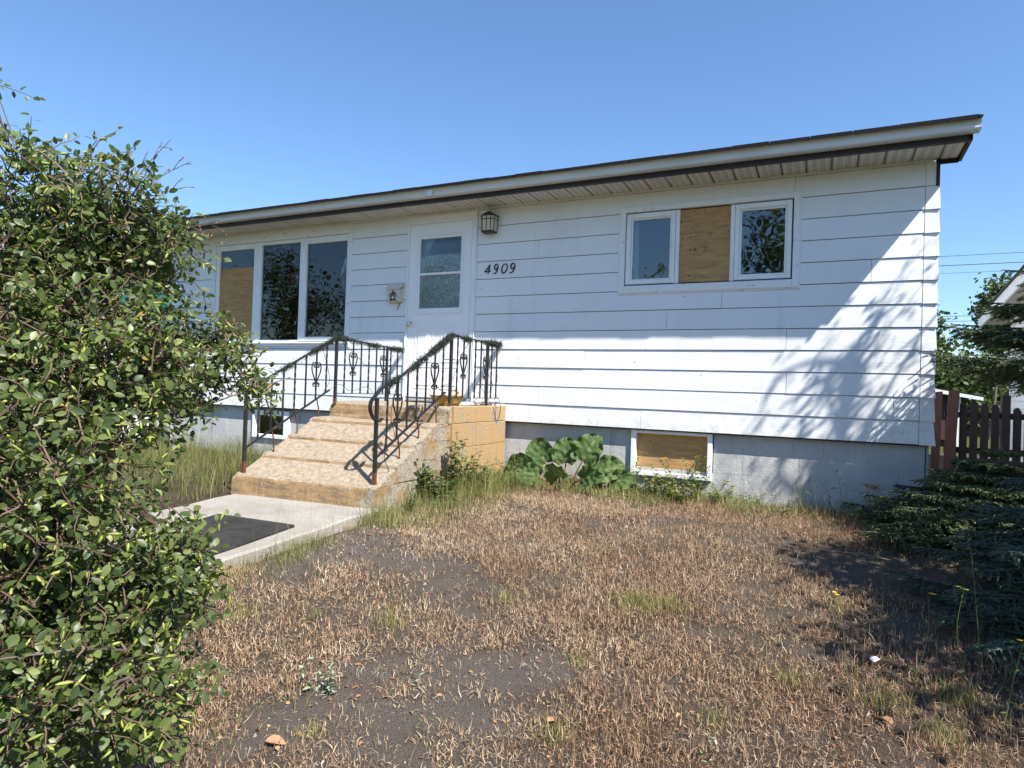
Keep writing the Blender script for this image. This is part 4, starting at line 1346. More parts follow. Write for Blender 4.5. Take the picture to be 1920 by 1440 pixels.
def build_birch():
    r = np.random.default_rng(5)
    w = np.array([b[3] ** 2 * b[4] for b in BLOBS])
    w = w / w.sum()
    NT = 3500
    k = r.choice(len(BLOBS), NT, p=w)
    B = np.array([b[:4] for b in BLOBS])[k]
    d = unit(r.normal(0, 1, (NT, 3)))
    rad = B[:, 3] * (r.random(NT) ** .42)
    A = B[:, :3] + d * rad[:, None]                                # twig tips region
    keep = A[:, 2] > ground_z(A[:, 0], A[:, 1]) + .06
    A, d, k = A[keep], d[keep], k[keep]
    n = len(A)
    # long wands that leave the outline: sparse top and side shoots
    wand = r.random(n) < .05
    L = r.uniform(.08, .17, n) * np.where(wand, 1.7, 1)
    base_dir = unit(d * .7 + np.array([.10, .15, .55]) * .6 + r.normal(0, .45, (n, 3)))
    twigs = MB()
    LP, LD, LN, LL, LW, LV = [], [], [], [], [], []
    CP, CD = [], []
    for i in range(n):
        P0 = A[i] - base_dir[i] * L[i] * .6
        dr = base_dir[i].copy()
        pts = [P0]
        m = 5
        for q in range(m):
            dr = unit(dr + r.normal(0, .16, 3) + np.array([0, 0, -.13]))
            pts.append(pts[-1] + dr * L[i] / m)
        twigs.tube(pts, [.0022, .0020, .0018, .0015, .0012, .0008], 3)
        nl = int(r.integers(6, 11)) + (4 if wand[i] else 0)
        az = r.random() * 6.28
        cl = r.random()
        for q in range(nl):
            t = .12 + .88 * q / (nl - 1)
            f = t * m
            a = min(int(f), m - 1)
            p = pts[a] + (pts[a + 1] - pts[a]) * (f - a)
            tdir = unit(pts[a + 1] - pts[a])
            az += 2.6 + r.normal(0, .4)
            o1 = unit(np.cross(tdir, [.3, .2, 1]))
            o2 = np.cross(tdir, o1)
            out = unit(o1 * math.cos(az) + o2 * math.sin(az) + tdir * .55 + np.array([0, 0, -.05]))
            nn = unit(np.array([.25, -.30, .75]) + r.normal(0, .55, 3))
            sz = (.016 + .023 * r.random() ** .7) * (1 - .2 * t)
            LP.append(p + out * .006); LD.append(out); LN.append(nn); LL.append(sz); LW.append(sz * r.uniform(.56, .74))
            LV.append(np.clip(.15 + .5 * cl + r.normal(0, .2), 0, .96) if r.random() > .003 else 1.0)
        if r.random() < .55:
            for q in range(int(r.integers(1, 5))):
                a = int(r.integers(2, m))
                CP.append(pts[a]); CD.append(unit(np.array([r.normal(0, .5), r.normal(0, .5), -.3 + r.normal(0, .5)])))
    V, F = leaves(np.array(LP), np.array(LD), np.array(LN), np.array(LL), np.array(LW))
    np_mesh('foliage', V, F, M_BIRCH, birch, np.repeat(np.array(LV), NLV), True)['kind'] = 'stuff'
    # catkins: small spindles
    cv, cf, var = [], [], []
    for p, dd in zip(CP, CD):
        ln, rr = r.uniform(.020, .034), r.uniform(.0034, .0048)
        up = unit(np.cross(dd, [.2, .9, .3])); s2 = np.cross(dd, up)
        b = len(cv)
        prof = [(0, .35), (.3, 1), (.75, .9), (1, .15)]
        for t, q in prof:
            c = p + dd * (.006 + ln * t)
            for e in range(4):
                cv.append(c + rr * q * (up * math.cos(e * 1.5708) + s2 * math.sin(e * 1.5708)))
        for t in range(3):
            for e in range(4):
                cf.append((b + t * 4 + e, b + t * 4 + (e + 1) % 4, b + t * 4 + 4 + (e + 1) % 4, b + t * 4 + 4 + e))
        var += [r.random()] * 16
    np_mesh('catkins', np.array(cv), np.array(cf), M_CATKIN, birch, np.array(var), True)['kind'] = 'stuff'
    # stems from a common root stock to each blob, secondary branches to clusters of twigs
    br = MB()
    root = np.array([-2.05, -5.50, -.52])
    nodes = []
    br.tube([(-2.45, -5.50, 1.55), (-2.43, -5.47, 1.75), (-2.40, -5.46, 1.93)], [.0035, .0028, .0018], 4)
    for bi, b in enumerate(BLOBS):
        if b[3] < .08: continue
        c = np.array(b[:3])
        for rep in range(2 if b[3] > .3 else 1):
            st = root + np.array([r.normal(0, .12), r.normal(0, .12), -.04])
            en = c + r.normal(0, .08, 3)
            hub = np.array([-2.12, -5.36, min(.55, en[2] - .1)]) + r.normal(0, .07, 3)
            mid = hub * .55 + en * .45 + np.array([0, 0, .05])
            P = smooth([tuple(st), tuple((st + hub) / 2 + r.normal(0, .03, 3)), tuple(hub), tuple(mid), tuple(en - [0, 0, b[3] * .3])], 5)
            br.tube(P, list(np.linspace(.0075, .0025, len(P))), 6)
            nodes += [np.array(p) for p in P[3:]]
    nodes = np.array(nodes)
    sel = r.choice(n, 260, replace=False)
    extra = []
    for i in sel:
        p = A[i] - base_dir[i] * L[i] * .6
        j = np.argmin(np.linalg.norm(nodes - p, axis=1))
        q = nodes[j]
        mid = (p + q) / 2 + r.normal(0, .03, 3)
        br.tube([q, mid, p], [.0034, .0028, .0020], 4)
        extra += [mid, p]
    nodes = np.concatenate([nodes, np.array(extra)])
    for i in range(n):
        p = A[i] - base_dir[i] * L[i] * .6
        j = np.argmin(np.linalg.norm(nodes - p, axis=1))
        twigs.tube([nodes[j], (nodes[j] + p) / 2 + r.normal(0, .008, 3), p], [.0026, .0024, .0022], 3)
    br.build('stems', M_BARK, birch)
    twigs.build('twigs', M_TWIG, birch)['kind'] = 'stuff'
    # dead flower sprays on bare upright wands above the crown
    ds = MB(); sv, sf, sn = [], [], []
    for s0, e0, kids in [((-2.27, -5.12, 1.50), (-2.18, -4.97, 1.83), 4), ((-2.27, -5.12, 1.50), (-2.16, -4.90, 1.77), 5), ((-2.26, -5.1, 1.52), (-2.21, -5.04, 1.74), 3), ((-2.27, -5.08, 1.50), (-2.17, -4.91, 1.67), 5), ((-2.27, -4.96, 1.57), (-2.13, -4.78, 1.46), 6), ((-2.27, -4.96, 1.54), (-2.13, -4.78, 1.54), 6), ((-2.27, -4.98, 1.50), (-2.25, -4.89, 1.40), 4)]:
        s0, e0 = np.array(s0), np.array(e0)
        mid = (s0 + e0) / 2 + np.array([0, 0, .03])
        ds.tube(smooth([tuple(s0), tuple(mid), tuple(e0)], 4), [.002] * 4 + [.0014] * 4 + [.0008], 4)
        for q in range(kids):
            t = .4 + .6 * q / kids
            p = s0 + (e0 - s0) * t + np.array([0, 0, .03]) * math.sin(PI * t)
            dd = unit(e0 - s0 + r.normal(0, .22, 3)) * r.uniform(.03, .07)
            ds.tube([p, p + dd * .5 + np.array([0, 0, .004]), p + dd], [.0016, .0012, .0008], 3)
            for z in range(7):
                c = p + dd * r.uniform(.5, 1)
                a1, a2 = unit(r.normal(0, 1, 3)) * .007, unit(r.normal(0, 1, 3)) * .007
                sn.append(r.random()); sv += [c, c + a1, c + a2]
    ds.build('bare_wands', M_TWIG, birch)
    np_mesh('seed_sprays', np.array(sv), np.arange(len(sv)).reshape(-1, 3), M_DEADSPRAY, birch, np.repeat(sn, 3))['kind'] = 'stuff'
build_birch()

# ------------------------------------------------------------------ spruces by the corner of the house
def spruce_mat(name, dark, mid, tip): return leafy(name, [(0, dark), (.55, mid), (.85, tip), (1, tip)], .55, .12, (.12, .2, .06), .3)
M_SPRUCE = spruce_mat('spruce_needles', (.034, .052, .026), (.078, .112, .050), (.20, .23, .085))
M_BLUESPR = spruce_mat('blue_spruce_needles', (.034, .056, .042), (.070, .108, .080), (.125, .17, .115))
def spruce(name, label, base, H, R0, zlow, whorls, per, seed, mat_, droop=.12, dens=150, tipg=.12, aim=None):
    r = np.random.default_rng(seed)
    t = thing(name, label, 'spruce', base, 'spruces beside the bungalow')
    bx, by, bz_ = base
    MB().tube([(bx, by, bz_ - .1), (bx + .02, by, bz_ + H * .5), (bx, by, bz_ + H)], [.02 + .018 * H, .012 * H + .008, .006], 8).build('trunk', M_BARK, t)
    br = MB()
    C, D, Wd, Vv, core = [], [], [], [], []
    def needles(p0, p1, ln, var):
        seg = np.linalg.norm(p1 - p0)
        n = max(3, int(seg * dens))
        tt = r.random(n)
        ax = (p1 - p0) / max(seg, 1e-6)
        o = unit(np.cross(ax, r.normal(0, 1, (n, 3))))
        dd = unit(o + ax * .8 + np.array([0, 0, .25]))
        C.append(p0 + (p1 - p0) * tt[:, None]); D.append(dd * (ln * r.uniform(.75, 1.15, n))[:, None]); Wd.append(unit(np.cross(dd, r.normal(0, 1, (n, 3)))))
        Vv.append(np.clip(var + r.normal(0, .10, n) + tt * .06, 0, 1))
        core.append((p0, p1, var))
    for w in range(whorls):
        q = w / max(whorls - 1, 1)
        z = bz_ + zlow + (H - zlow - .06) * q
        RL = R0 * (1 - q) ** .8 + .10
        for b in range(per):
            az = 2 * PI * (b + .5 * (w % 2)) / per + r.normal(0, .22)
            if aim is not None and w < whorls * .45 and b < per * .55: az = aim + (b / (per * .55) - .5) * 1.1 + r.normal(0, .12)
            Lb = RL * r.uniform(.72, 1.12)
            P = [np.array([bx, by, z])]
            dirh = np.array([math.cos(az), math.sin(az), 0])
            m = 8
            for s_ in range(m):
                f = s_ / m
                dz = .10 - droop * 3.2 * f + (.5 * max(0, f - .55))
                P.append(P[-1] + (dirh + np.array([0, 0, dz]) + r.normal(0, .05, 3)) * Lb / m)
                gz = ground_z(P[-1][0], P[-1][1], False) + .07
                if P[-1][2] < gz: P[-1][2] = gz
            br.tube(P, list(np.linspace(.010 + .006 * Lb, .002, m + 1)), 5)
            side0 = np.array([-dirh[1], dirh[0], 0])
            vb = r.uniform(.25, .6)
            for s_ in range(1, m):
                for h in range(3):
                    f = (s_ + h / 3) / m
                    a = P[s_] + (P[s_ + 1] - P[s_]) * (h / 3)
                    for sg in (-1, 1):
                        ls = (Lb * .42 * (1 - f) ** .75 + .05) * r.uniform(.6, 1.1)
                        dd = unit(side0 * sg + dirh * .75 + np.array([0, 0, -.18]) + r.normal(0, .16, 3))
                        e = a + dd * ls + np.array([0, 0, -.12 * ls])
                        mid = (a + e) / 2 + np.array([0, 0, .02 * ls])
                        needles(a, mid, .017, vb); needles(mid, e, .016, vb + tipg)
                        if ls > .14:
                            for g in (.45, .7):
                                a2 = a + (e - a) * g
                                for sg2 in (-1, 1):
                                    d2 = unit(dd + np.cross(dd, [0, 0, 1]) * sg2 * .9 + r.normal(0, .15, 3) + np.array([0, 0, -.12]))
                                    needles(a2, a2 + d2 * ls * .36, .015, vb + tipg * 1.2)
            for s_ in range(m - 3, m): needles(P[s_], P[s_ + 1], .017, vb + tipg)
    C, D, Wd, Vv = np.concatenate(C), np.concatenate(D), np.concatenate(Wd), np.concatenate(Vv)
    n = len(C)
    V = np.stack([C - Wd * .0030, C + Wd * .0030, C + D], 1).reshape(-1, 3)
    p0, p1 = np.array([c[0] for c in core]), np.array([c[1] for c in core])
    ax = unit(p1 - p0)
    e1 = unit(np.cross(ax, [.31, .22, .92])); e2 = np.cross(ax, e1)
    ring = [p0 + (e1 * math.cos(a) + e2 * math.sin(a)) * .0085 for a in (0, 2.09, 4.19)]
    VC = np.stack(ring + [p1 + ax * .006], 1).reshape(-1, 3)
    FC = (np.array([(0, 1, 3), (1, 2, 3), (2, 0, 3)])[None] + (np.arange(len(core)) * 4)[:, None, None]).reshape(-1, 3)
    FA = np.concatenate([np.arange(3 * n).reshape(-1, 3), FC + 3 * n])
    V = np.concatenate([V, VC])
    Vv = np.concatenate([np.repeat(Vv, 3), np.repeat(np.array([max(0, c[2] - .15) for c in core]), 4)])
    br.build('limbs', M_BARK, t)
    np_mesh('crown', V, FA, mat_, t, Vv)['kind'] = 'stuff'
    return n + len(FC)
NN = 0
NN += spruce('spruce_bush', 'low spreading young spruce covering the foundation corner of the bungalow', (1.16, -.80, -.12), .80, 1.0, .08, 9, 15, 31, M_SPRUCE, .09, 165, .16)
NN += spruce('spruce_tree', 'tall spruce whose long branch reaches in front of the gabled house', (2.22, -.62, -.1), 2.75, 1.46, 1.32, 7, 15, 32, M_SPRUCE, .05, 185, .22, PI * .97)
NN += spruce('blue_spruce', 'low blue-green spruce on the shaded dry slope', (1.42, -2.40, -.22), 1.25, .98, .10, 9, 13, 33, M_BLUESPR, .09, 150, .12)
print('needles', NN)

# ------------------------------------------------------------------ broad-leaved trees
def tree(name, label, base, H, blobs, nleaf, lsize, mat_, seed, group=None, r0=.09, limbs=26):
    r = np.random.default_rng(seed)
    t = thing(name, label, 'tree', base, group)
    b0 = np.array(base)
    bl = np.array(blobs)
    C = bl[:, :3] + b0
    top = C[np.argmax(C[:, 2])]
    trunk = [tuple(b0 - [0, 0, .15]), tuple(b0 + (top - b0) * .35 + r.normal(0, .08, 3)), tuple(b0 + (top - b0) * .7 + r.normal(0, .08, 3)), tuple(top)]
    P = smooth(trunk, 5)
    MB().tube(P, list(np.linspace(r0, .015, len(P))), 8).build('trunk', M_BARK, t)
    P = np.array(P)
    br = MB()
    tips = []
    w = bl[:, 3] ** 2
    for i in range(limbs):
        k = r.choice(len(bl), p=w / w.sum())
        e = C[k] + unit(r.normal(0, 1, 3)) * bl[k, 3] * r.uniform(.3, .85)
        j = int(np.clip(np.argmin(np.linalg.norm(P - (e - [0, 0, bl[k, 3] * .9]), axis=1)), 2, len(P) - 2))
        q = P[j]
        mid = (q + e) / 2 + np.array([0, 0, .10 * np.linalg.norm(e - q)]) + r.normal(0, .05, 3)
        pp = smooth([tuple(q), tuple(mid), tuple(e)], 4)
        br.tube(pp, list(np.linspace(r0 * .35, .006, len(pp))), 5)
        for g in range(5):
            a = np.array(pp[int(r.integers(3, len(pp)))])
            tp = a + unit(r.normal(0, 1, 3) + [0, 0, .2]) * bl[k, 3] * r.uniform(.25, .55)
            br.tube([a, (a + tp) / 2 + r.normal(0, .03, 3), tp], [.010, .006, .003], 4)
            tips.append(tp)
    br.build('limbs', M_BARK, t)['kind'] = 'stuff'
    tips = np.array(tips)
    nc = len(tips)
    a = r.integers(0, nc, nleaf)
    sp = np.mean(bl[:, 3]) * .30
    Pn = tips[a] + r.normal(0, sp, (nleaf, 3)) * np.array([1, 1, .7])
    S1 = unit(r.normal(0, 1, (nleaf, 3)) + [0, 0, .1]) * (lsize * r.uniform(.6, 1.2, nleaf))[:, None]
    S2 = unit(np.cross(S1, r.normal(0, 1, (nleaf, 3)))) * (lsize * .35 * r.uniform(.8, 1.2, nleaf))[:, None]
    V = np.stack([Pn - S1 * .5, Pn + S2, Pn + S1 * .5, Pn - S2], 1).reshape(-1, 3)
    np_mesh('crown', V, np.arange(4 * nleaf).reshape(-1, 4), mat_, t, np.repeat(np.clip(r.normal(.45, .2, nc)[a] + r.normal(0, .12, nleaf), 0, 1), 4))['kind'] = 'stuff'
M_TREE = leafy('tree_leaf', [(0, (.025, .045, .015)), (.5, (.055, .085, .025)), (1, (.12, .15, .05))], .5, .3, (.2, .3, .05))
def cloud(r, n, sx, sy, z0, z1, rr):
    return [(r.uniform(-sx, sx), r.uniform(-sy, sy), r.uniform(z0, z1), rr * r.uniform(.7, 1.2)) for _ in range(n)]
R_ = random.Random(3)
# beside the bungalow, its shade falls on the siding
tree('ash_tree', 'slender open-crowned tree beside the bungalow casting branch shade on its wall', (2.42, -1.12, -.15), 5.4,
     [(-.05, .0, 3.2, .40), (.0, .0, 4.7, .50), (-.25, .1, 4.0, .42), (-.40, .1, 3.2, .36), (.25, -.1, 3.7, .45), (-.45, .2, 4.0, .28), (-.30, .1, 2.5, .35), (.1, 0, 2.4, .35)], 420, .060, M_TREE, 41, None, .075, 30)
tree('maple_tree', 'small open maple whose dappled shade covers the dry slope beside the spruces', (2.15, -3.2, -.4), 3.3,
     [(-.35, .0, 1.9, .40), (.2, .1, 2.5, .45), (-.40, .6, 2.1, .40), (.3, -.5, 2.5, .45), (-.25, -.6, 1.9, .40), (.4, .6, 2.5, .45), (-.15, 1.0, 2.4, .40), (-.45, -.3, 2.4, .35), (.0, .3, 3.0, .45)], 5200, .085, M_TREE, 45, None, .045, 44)
# behind the fence
tree('poplar_tree', 'leafy tree rising behind the garden shed beside the bungalow', (3.6, 22, -.3), 5.5, [(.2, 0, 1.6, 1.3), (.0, 0, 3.2, .9), (.9, 0, 1.9, 1.2), (-.3, .2, 4.1, .6), (-.9, 0, 2.2, 1.1), (1.6, 0, .9, 1.0)], 9000, .22, M_TREE, 42, 'trees behind the fence', .12, 30)
tree('poplar_tree', 'lower leafy tree between the garden shed and the gabled house', (6.2, 24, -.3), 4, [(0, 0, 1.3, 1.4), (.6, 0, 2.0, 1.2), (-.6, 0, 1.7, 1.1), (-1.5, 0, 1.0, 1.0)], 7000, .22, M_TREE, 43, 'trees behind the fence', .12, 26)
# conifer top over the neighbour's roof
tree('far_tree', 'small dark tree top showing above the roof slope of the gabled house', (4.85, 19, -.3), 6, [(0, 0, 4.7, .5), (.1, 0, 5.2, .35), (.3, 0, 3.8, .8)], 3500, .16, M_TREE, 44, 'trees behind the fence', .05, 40)
# across the street: seen only as reflections in the panes
for k, (x, y, h, s) in enumerate([(-1.2, -17, 9.5, 1.0), (-7.2, -20, 8.0, 1.0), (-17.5, -19, 10, 1.25), (-23.5, -17, 10.5, 1.3), (4.5, -22, 9, 1.1)]):
    bl = cloud(R_, 9, 1.7 * s, 1.5 * s, h * .32, h * .85, 1.35 * s)
    tree('street_tree', 'leafy street tree across the road mirrored in the window panes', (x, y, -.9), h, bl, 4200, .17, M_TREE, 50 + k, 'street trees mirrored in the panes', .16, 30)

# ------------------------------------------------------------------ lawn
M_DEAD = leafy('dead_grass', [(0, (.15, .082, .056)), (.3, (.34, .210, .138)), (.6, (.49, .355, .230)), (.85, (.65, .525, .365)), (1, (.77, .69, .54))], .85, .25, (.4, .25, .12), .15)
M_GREEN = leafy('green_grass', [(0, (.060, .078, .022)), (.4, (.13, .15, .045)), (.7, (.26, .24, .085)), (1, (.46, .37, .18))], .7, .3, (.28, .36, .06), .2)
M_LITTER = leafy('dry_leaf', [(0, (.15, .06, .035)), (.5, (.30, .15, .08)), (1, (.42, .28, .16))], .8, .15, (.4, .2, .08), .15)

M_GCOVER = leafy('low_weed_leaf', [(0, (.040, .066, .024)), (.6, (.085, .125, .040)), (1, (.20, .21, .07))], .55, .3, (.2, .33, .05))
def on_ground(x, y, lift=0.0): return np.stack([x, y, ground_z(x, y) + lift], -1)
def off_slab(x, y):
    walk = (x > -4.72) & (x < -3.215) & (y < -2.28)
    steps = (x > -4.76) & (x < -3.235) & (y > -2.48)
    wall = y > .03
    return ~(walk | steps | wall)
def in_view(x, y):
    return (y > -4.75 + .25 * np.clip(-x - 1.2, -5, 5) * -1 * 0 - .35) & (y > -5.6) & (x > -5.6) & (x < 1.6) & (x - .28 * (y + 6.5) < .30)

def lawn():
    r = rng
    # dead, curled thatch
    n = 310000
    x, y = r.uniform(-4.2, 1.6, n), -5.4 + 5.4 * r.random(n) ** 1.25
    t = thatch(x, y)
    patch = fbm(x, y, 5.5, 33, 3)
    keep = off_slab(x, y) & in_view(x, y) & (r.random(n) < np.clip(t * 1.15 - .06 + (patch - .5) * 1.3, .06, 1))
    x, y, patch = x[keep], y[keep], patch[keep]
    n = len(x)
    red = np.clip(fbm(x, y, 1.7, 61, 2) * 1.2 - .1 + .20 * (x + 1.4), 0, 1)
    var = np.clip(.60 - .36 * red + r.normal(0, .24, n), 0, 1)
    P = on_ground(x, y, -.003)
    P[:, 2] += np.abs(r.normal(0, .010, n))
    h = r.gamma(3.0, .0100, n) + .012
    V, F, m = blades(P, h, r.uniform(.0020, .0046, n), r.uniform(0, 2 * PI, n), r.uniform(.4, 1.6, n), r.choice([-1, 1], n) * r.uniform(.8, 3.4, n), 3)
    o = np_mesh('dead_grass', V, F, M_DEAD, None, np.repeat(var, m))
    tag(o, 'dry curled brown and straw-coloured grass over the sloping front lawn', 'grass', kind='stuff')
    # standing dead stalks, reddish
    n = 26000
    x, y = r.uniform(-3.2, 1.5, n), r.uniform(-4.9, -.2, n)
    keep = off_slab(x, y) & in_view(x, y) & (r.random(n) < np.clip(thatch(x, y) * fbm(x, y, 1.6, 71, 2) * 1.5 - .12, 0, 1))
    x, y = x[keep], y[keep]
    n = len(x)
    V, F, m = blades(on_ground(x, y, -.004), r.uniform(.04, .13, n), r.uniform(.0014, .0026, n), r.uniform(0, 2 * PI, n), r.uniform(0, .35, n), r.normal(.2, .35, n), 3)
    o = np_mesh('dead_stalks', V, F, M_DEAD, None, np.repeat(np.clip(r.normal(.35, .2, n), 0, 1), m))
    tag(o, 'thin upright reddish dead stalks standing in the dry lawn', 'grass', kind='stuff')
    # living grass: lush beside the steps and along the wall, thin tufts elsewhere
    X, Y_, Hh, Vr, Th = [], [], [], [], []
    def region(n, x0, x1, y0, y1, h0, h1, dens, v, thin=.22):
        x, y = r.uniform(x0, x1, n), r.uniform(y0, y1, n)
        k = off_slab(x, y) & (r.random(n) < dens(x, y))
        x, y = x[k], y[k]
        X.append(x); Y_.append(y); Hh.append(r.uniform(h0 * .6, h1, len(x)) * (.25 + 1.1 * fbm(x, y, 4.5, 80, 3))); Vr.append(np.clip(r.normal(v - .08, .2, len(x)) + .9 * (fbm(x, y, 6, 87, 2) - .5), 0, 1)); Th.append(np.abs(r.normal(0, thin, len(x))))
    one = lambda x, y: np.ones_like(x)
    region(11000, -9.2, -4.76, -2.9, .0, .15, .42, lambda x, y: np.clip(.35 + fbm(x, y, 2.5, 81) + .25 * (y + 1.5), .1, 1), .40)
    region(5000, -8.0, -4.74, -4.6, -2.7, .05, .17, lambda x, y: np.clip(fbm(x, y, 2.5, 82) * 1.2, .1, 1), .65)
    region(13000, -3.23, -2.45, -2.6, -.1, .06, .32, lambda x, y: np.clip(1.1 - (x + 3.23) / .68, 0, 1) * np.clip(fbm(x, y, 3, 83) * 1.5, 0, 1), .48)
    region(15000, -3.2, .5, -.85, .02, .04, .24, lambda x, y: np.clip((y + .85) / .7, 0, 1) * np.clip(1.35 - .28 * (x + 3.2), .12, 1) * np.clip(fbm(x, y, 3, 84) * 1.5, 0, 1), .72)
    region(2600, -3.22, -2.95, -4.0, -2.3, .03, .13, lambda x, y: np.clip(fbm(x, y, 3.5, 85) * 2.2 - .65, 0, 1), .6)
    region(52000, -4.0, 1.3, -5.2, -.4, .015, .062, lambda x, y: in_view(x, y) * np.clip(fbm(x, y, 3.4, 86, 4) * 2.8 - 1.0, 0, .8), .52, .6)
    region(16000, -3.2, 1.3, -5.2, -.3, .03, .11, lambda x, y: in_view(x, y) * np.clip(fbm(x, y, 1.9, 88, 3) * 3.0 - 1.55, 0, .8), .66, .4)
    for cx, cy, rr, nn, hh in [(-.92, -2.96, .13, 420, .14), (-.75, -2.9, .10, 260, .12), (-2.02, -3.74, .10, 170, .13), (-2.4, -3.9, .08, 100, .10), (-.1, -3.4, .08, 150, .11), (.25, -3.45, .08, 150, .14), (.55, -3.3, .10, 240, .13), (-.9, -4.2, .09, 190, .09), (-1.75, -4.6, .07, 130, .07),
                                (-1.0, -3.65, .06, 90, .09), (-1.6, -3.2, .10, 130, .10), (-2.75, -4.05, .12, 260, .09), (.1, -2.5, .06, 60, .12), (-.35, -3.85, .07, 110, .10), (.45, -3.6, .07, 160, .12), (-2.35, -4.75, .12, 260, .10), (-1.35, -2.2, .08, 90, .08)]:
        a, q = r.uniform(0, 2 * PI, nn), 1.5 * rr * np.sqrt(r.random(nn)) * r.random(nn) ** .6
        X.append(cx + q * np.cos(a)); Y_.append(cy + q * np.sin(a)); Hh.append(r.uniform(.25, 1.0, nn) * hh); Vr.append(np.clip(r.normal(.62, .22, nn), 0, 1)); Th.append(np.abs(r.normal(0, .35, nn)))
    x, y, h, v, th = map(np.concatenate, (X, Y_, Hh, Vr, Th))
    k = off_slab(x, y)
    x, y, h, v, th = x[k], y[k], h[k], v[k], th[k]
    n = len(x)
    V, F, m = blades(on_ground(x, y, -.006), h, .0022 + .010 * h * r.uniform(.4, 1, n), r.uniform(0, 2 * PI, n), th, np.abs(r.normal(.5, .45, n)), 4)
    o = np_mesh('green_grass', V, F, M_GREEN, None, np.repeat(v, m))
    tag(o, 'green grass growing along the foundation, beside the steps and in lawn tufts', 'grass', kind='stuff')
    # low broad-leaved growth among the grass at the foot of the walls
    n = 5200
    x = np.concatenate([r.uniform(-3.22, -.2, 3600), r.uniform(-3.22, -2.8, 1000), r.uniform(-7.5, -4.78, 600)])
    y = np.concatenate([-.75 * r.random(3600) ** 1.4, r.uniform(-2.4, -.1, 1000), r.uniform(-2.4, -.1, 600)])
    k = off_slab(x, y) & (fbm(x, y, 3.3, 95, 3) > .47)
    x, y = x[k], y[k]
    n = len(x)
    az = r.uniform(0, 2 * PI, n)
    P = on_ground(x, y)
    P[:, 2] += r.uniform(.005, .17, n) * fbm(x, y, 4, 96, 2)
    V, F = leaves(P, np.stack([np.cos(az), np.sin(az), r.normal(.1, .4, n)], -1), unit(np.stack([r.normal(0, .4, n), r.normal(-.2, .4, n), np.ones(n)], -1)), r.uniform(.018, .042, n), r.uniform(.010, .024, n), .3, .3)
    o = np_mesh('weed_cover', V, F, M_GCOVER, None, np.repeat(np.clip(r.normal(.45, .25, n), 0, 1), NLV), True)
    tag(o, 'low broad-leaved weed growth along the foundation and porch wall', 'weeds', kind='stuff')
    # seed heads over the walk edge and the tall grass
    n = 900
    x = np.concatenate([r.uniform(-8.5, -4.76, 520), r.uniform(-3.24, -2.7, 220), r.uniform(-3.0, .4, 160)])
    y = np.concatenate([r.uniform(-2.6, -.05, 520), r.uniform(-3.6, -.3, 220), r.uniform(-.5, 0, 160)])
    k = off_slab(x, y); x, y = x[k], y[k]; n = len(x)
    V, F, m = blades(on_ground(x, y, -.006), r.uniform(.25, .5, n), np.full(n, .0022), r.uniform(0, 2 * PI, n), np.abs(r.normal(0, .12, n)), r.normal(.2, .2, n), 4)
    o = np_mesh('grass_stems', V, F, M_GREEN, None, np.repeat(np.clip(r.normal(.85, .15, n), 0, 1), m))
    tag(o, 'tall thin straw-coloured grass stems beside the walk and steps', 'grass', kind='stuff')
    # dry leaves
    n = 4200
    x, y = r.uniform(-3.2, 1.5, n), r.uniform(-5.5, -.3, n)
    k = off_slab(x, y) & in_view(x, y) & (r.random(n) < np.clip(fbm(x, y, 1.3, 91, 2) * 1.6 - .4 + 1.0 * bell(x, y, -2.2, -4.5, .6, .7), .04, 1))
    x, y = x[k], y[k]
    n = len(x)
    az = r.uniform(0, 2 * PI, n)
    V, F = leaves(on_ground(x, y, .006), np.stack([np.cos(az), np.sin(az), r.normal(0, .3, n)], -1), unit(np.stack([r.normal(0, .5, n), r.normal(0, .5, n), np.ones(n)], -1)), r.uniform(.012, .03, n), r.uniform(.009, .02, n), .5, .4)
    o = np_mesh('leaf_litter', V, F, M_LITTER, None, np.repeat(r.random(n), NLV))
    tag(o, 'small dry brown fallen leaves scattered over the lawn', 'leaves', kind='stuff')
    # crumbs of soil and pale grit
    n = 17000
    x, y = r.uniform(-3.6, 1.3, n), r.uniform(-5.2, -1.2, n)
    k = off_slab(x, y) & in_view(x, y) & (r.random(n) < 1.05 - thatch(x, y))
    x, y = x[k], y[k]
    n = len(x)
    s = r.gamma(2.0, .0016, n) + .0012
    oct_ = np.array([(1, 0, 0), (-1, 0, 0), (0, 1, 0), (0, -1, 0), (0, 0, .8), (0, 0, -.8)], float)
    V = on_ground(x, y)[:, None] + oct_[None] * s[:, None, None] * r.uniform(.6, 1.3, (n, 6, 1))
    F = np.array([(0, 2, 4), (2, 1, 4), (1, 3, 4), (3, 0, 4), (2, 0, 5), (1, 2, 5), (3, 1, 5), (0, 3, 5)])
    F = (F[None] + (np.arange(n) * 6)[:, None, None]).reshape(-1, 3)
    mg = Mat('soil_grit', rough=.95, spec=.1)
    mg.col(mg.ramp(mg.attr(), [(0, (.05, .04, .034)), (.75, (.15, .12, .10)), (.93, (.22, .19, .165)), (.985, (.26, .23, .2)), (1, (.6, .57, .52))]))
    o = np_mesh('soil_grit', V.reshape(-1, 3), F, mg.m, None, np.repeat(r.random(n), 6))
    tag(o, 'loose soil crumbs and grit on the bare patches of the lawn', 'gravel', kind='stuff')
lawn()

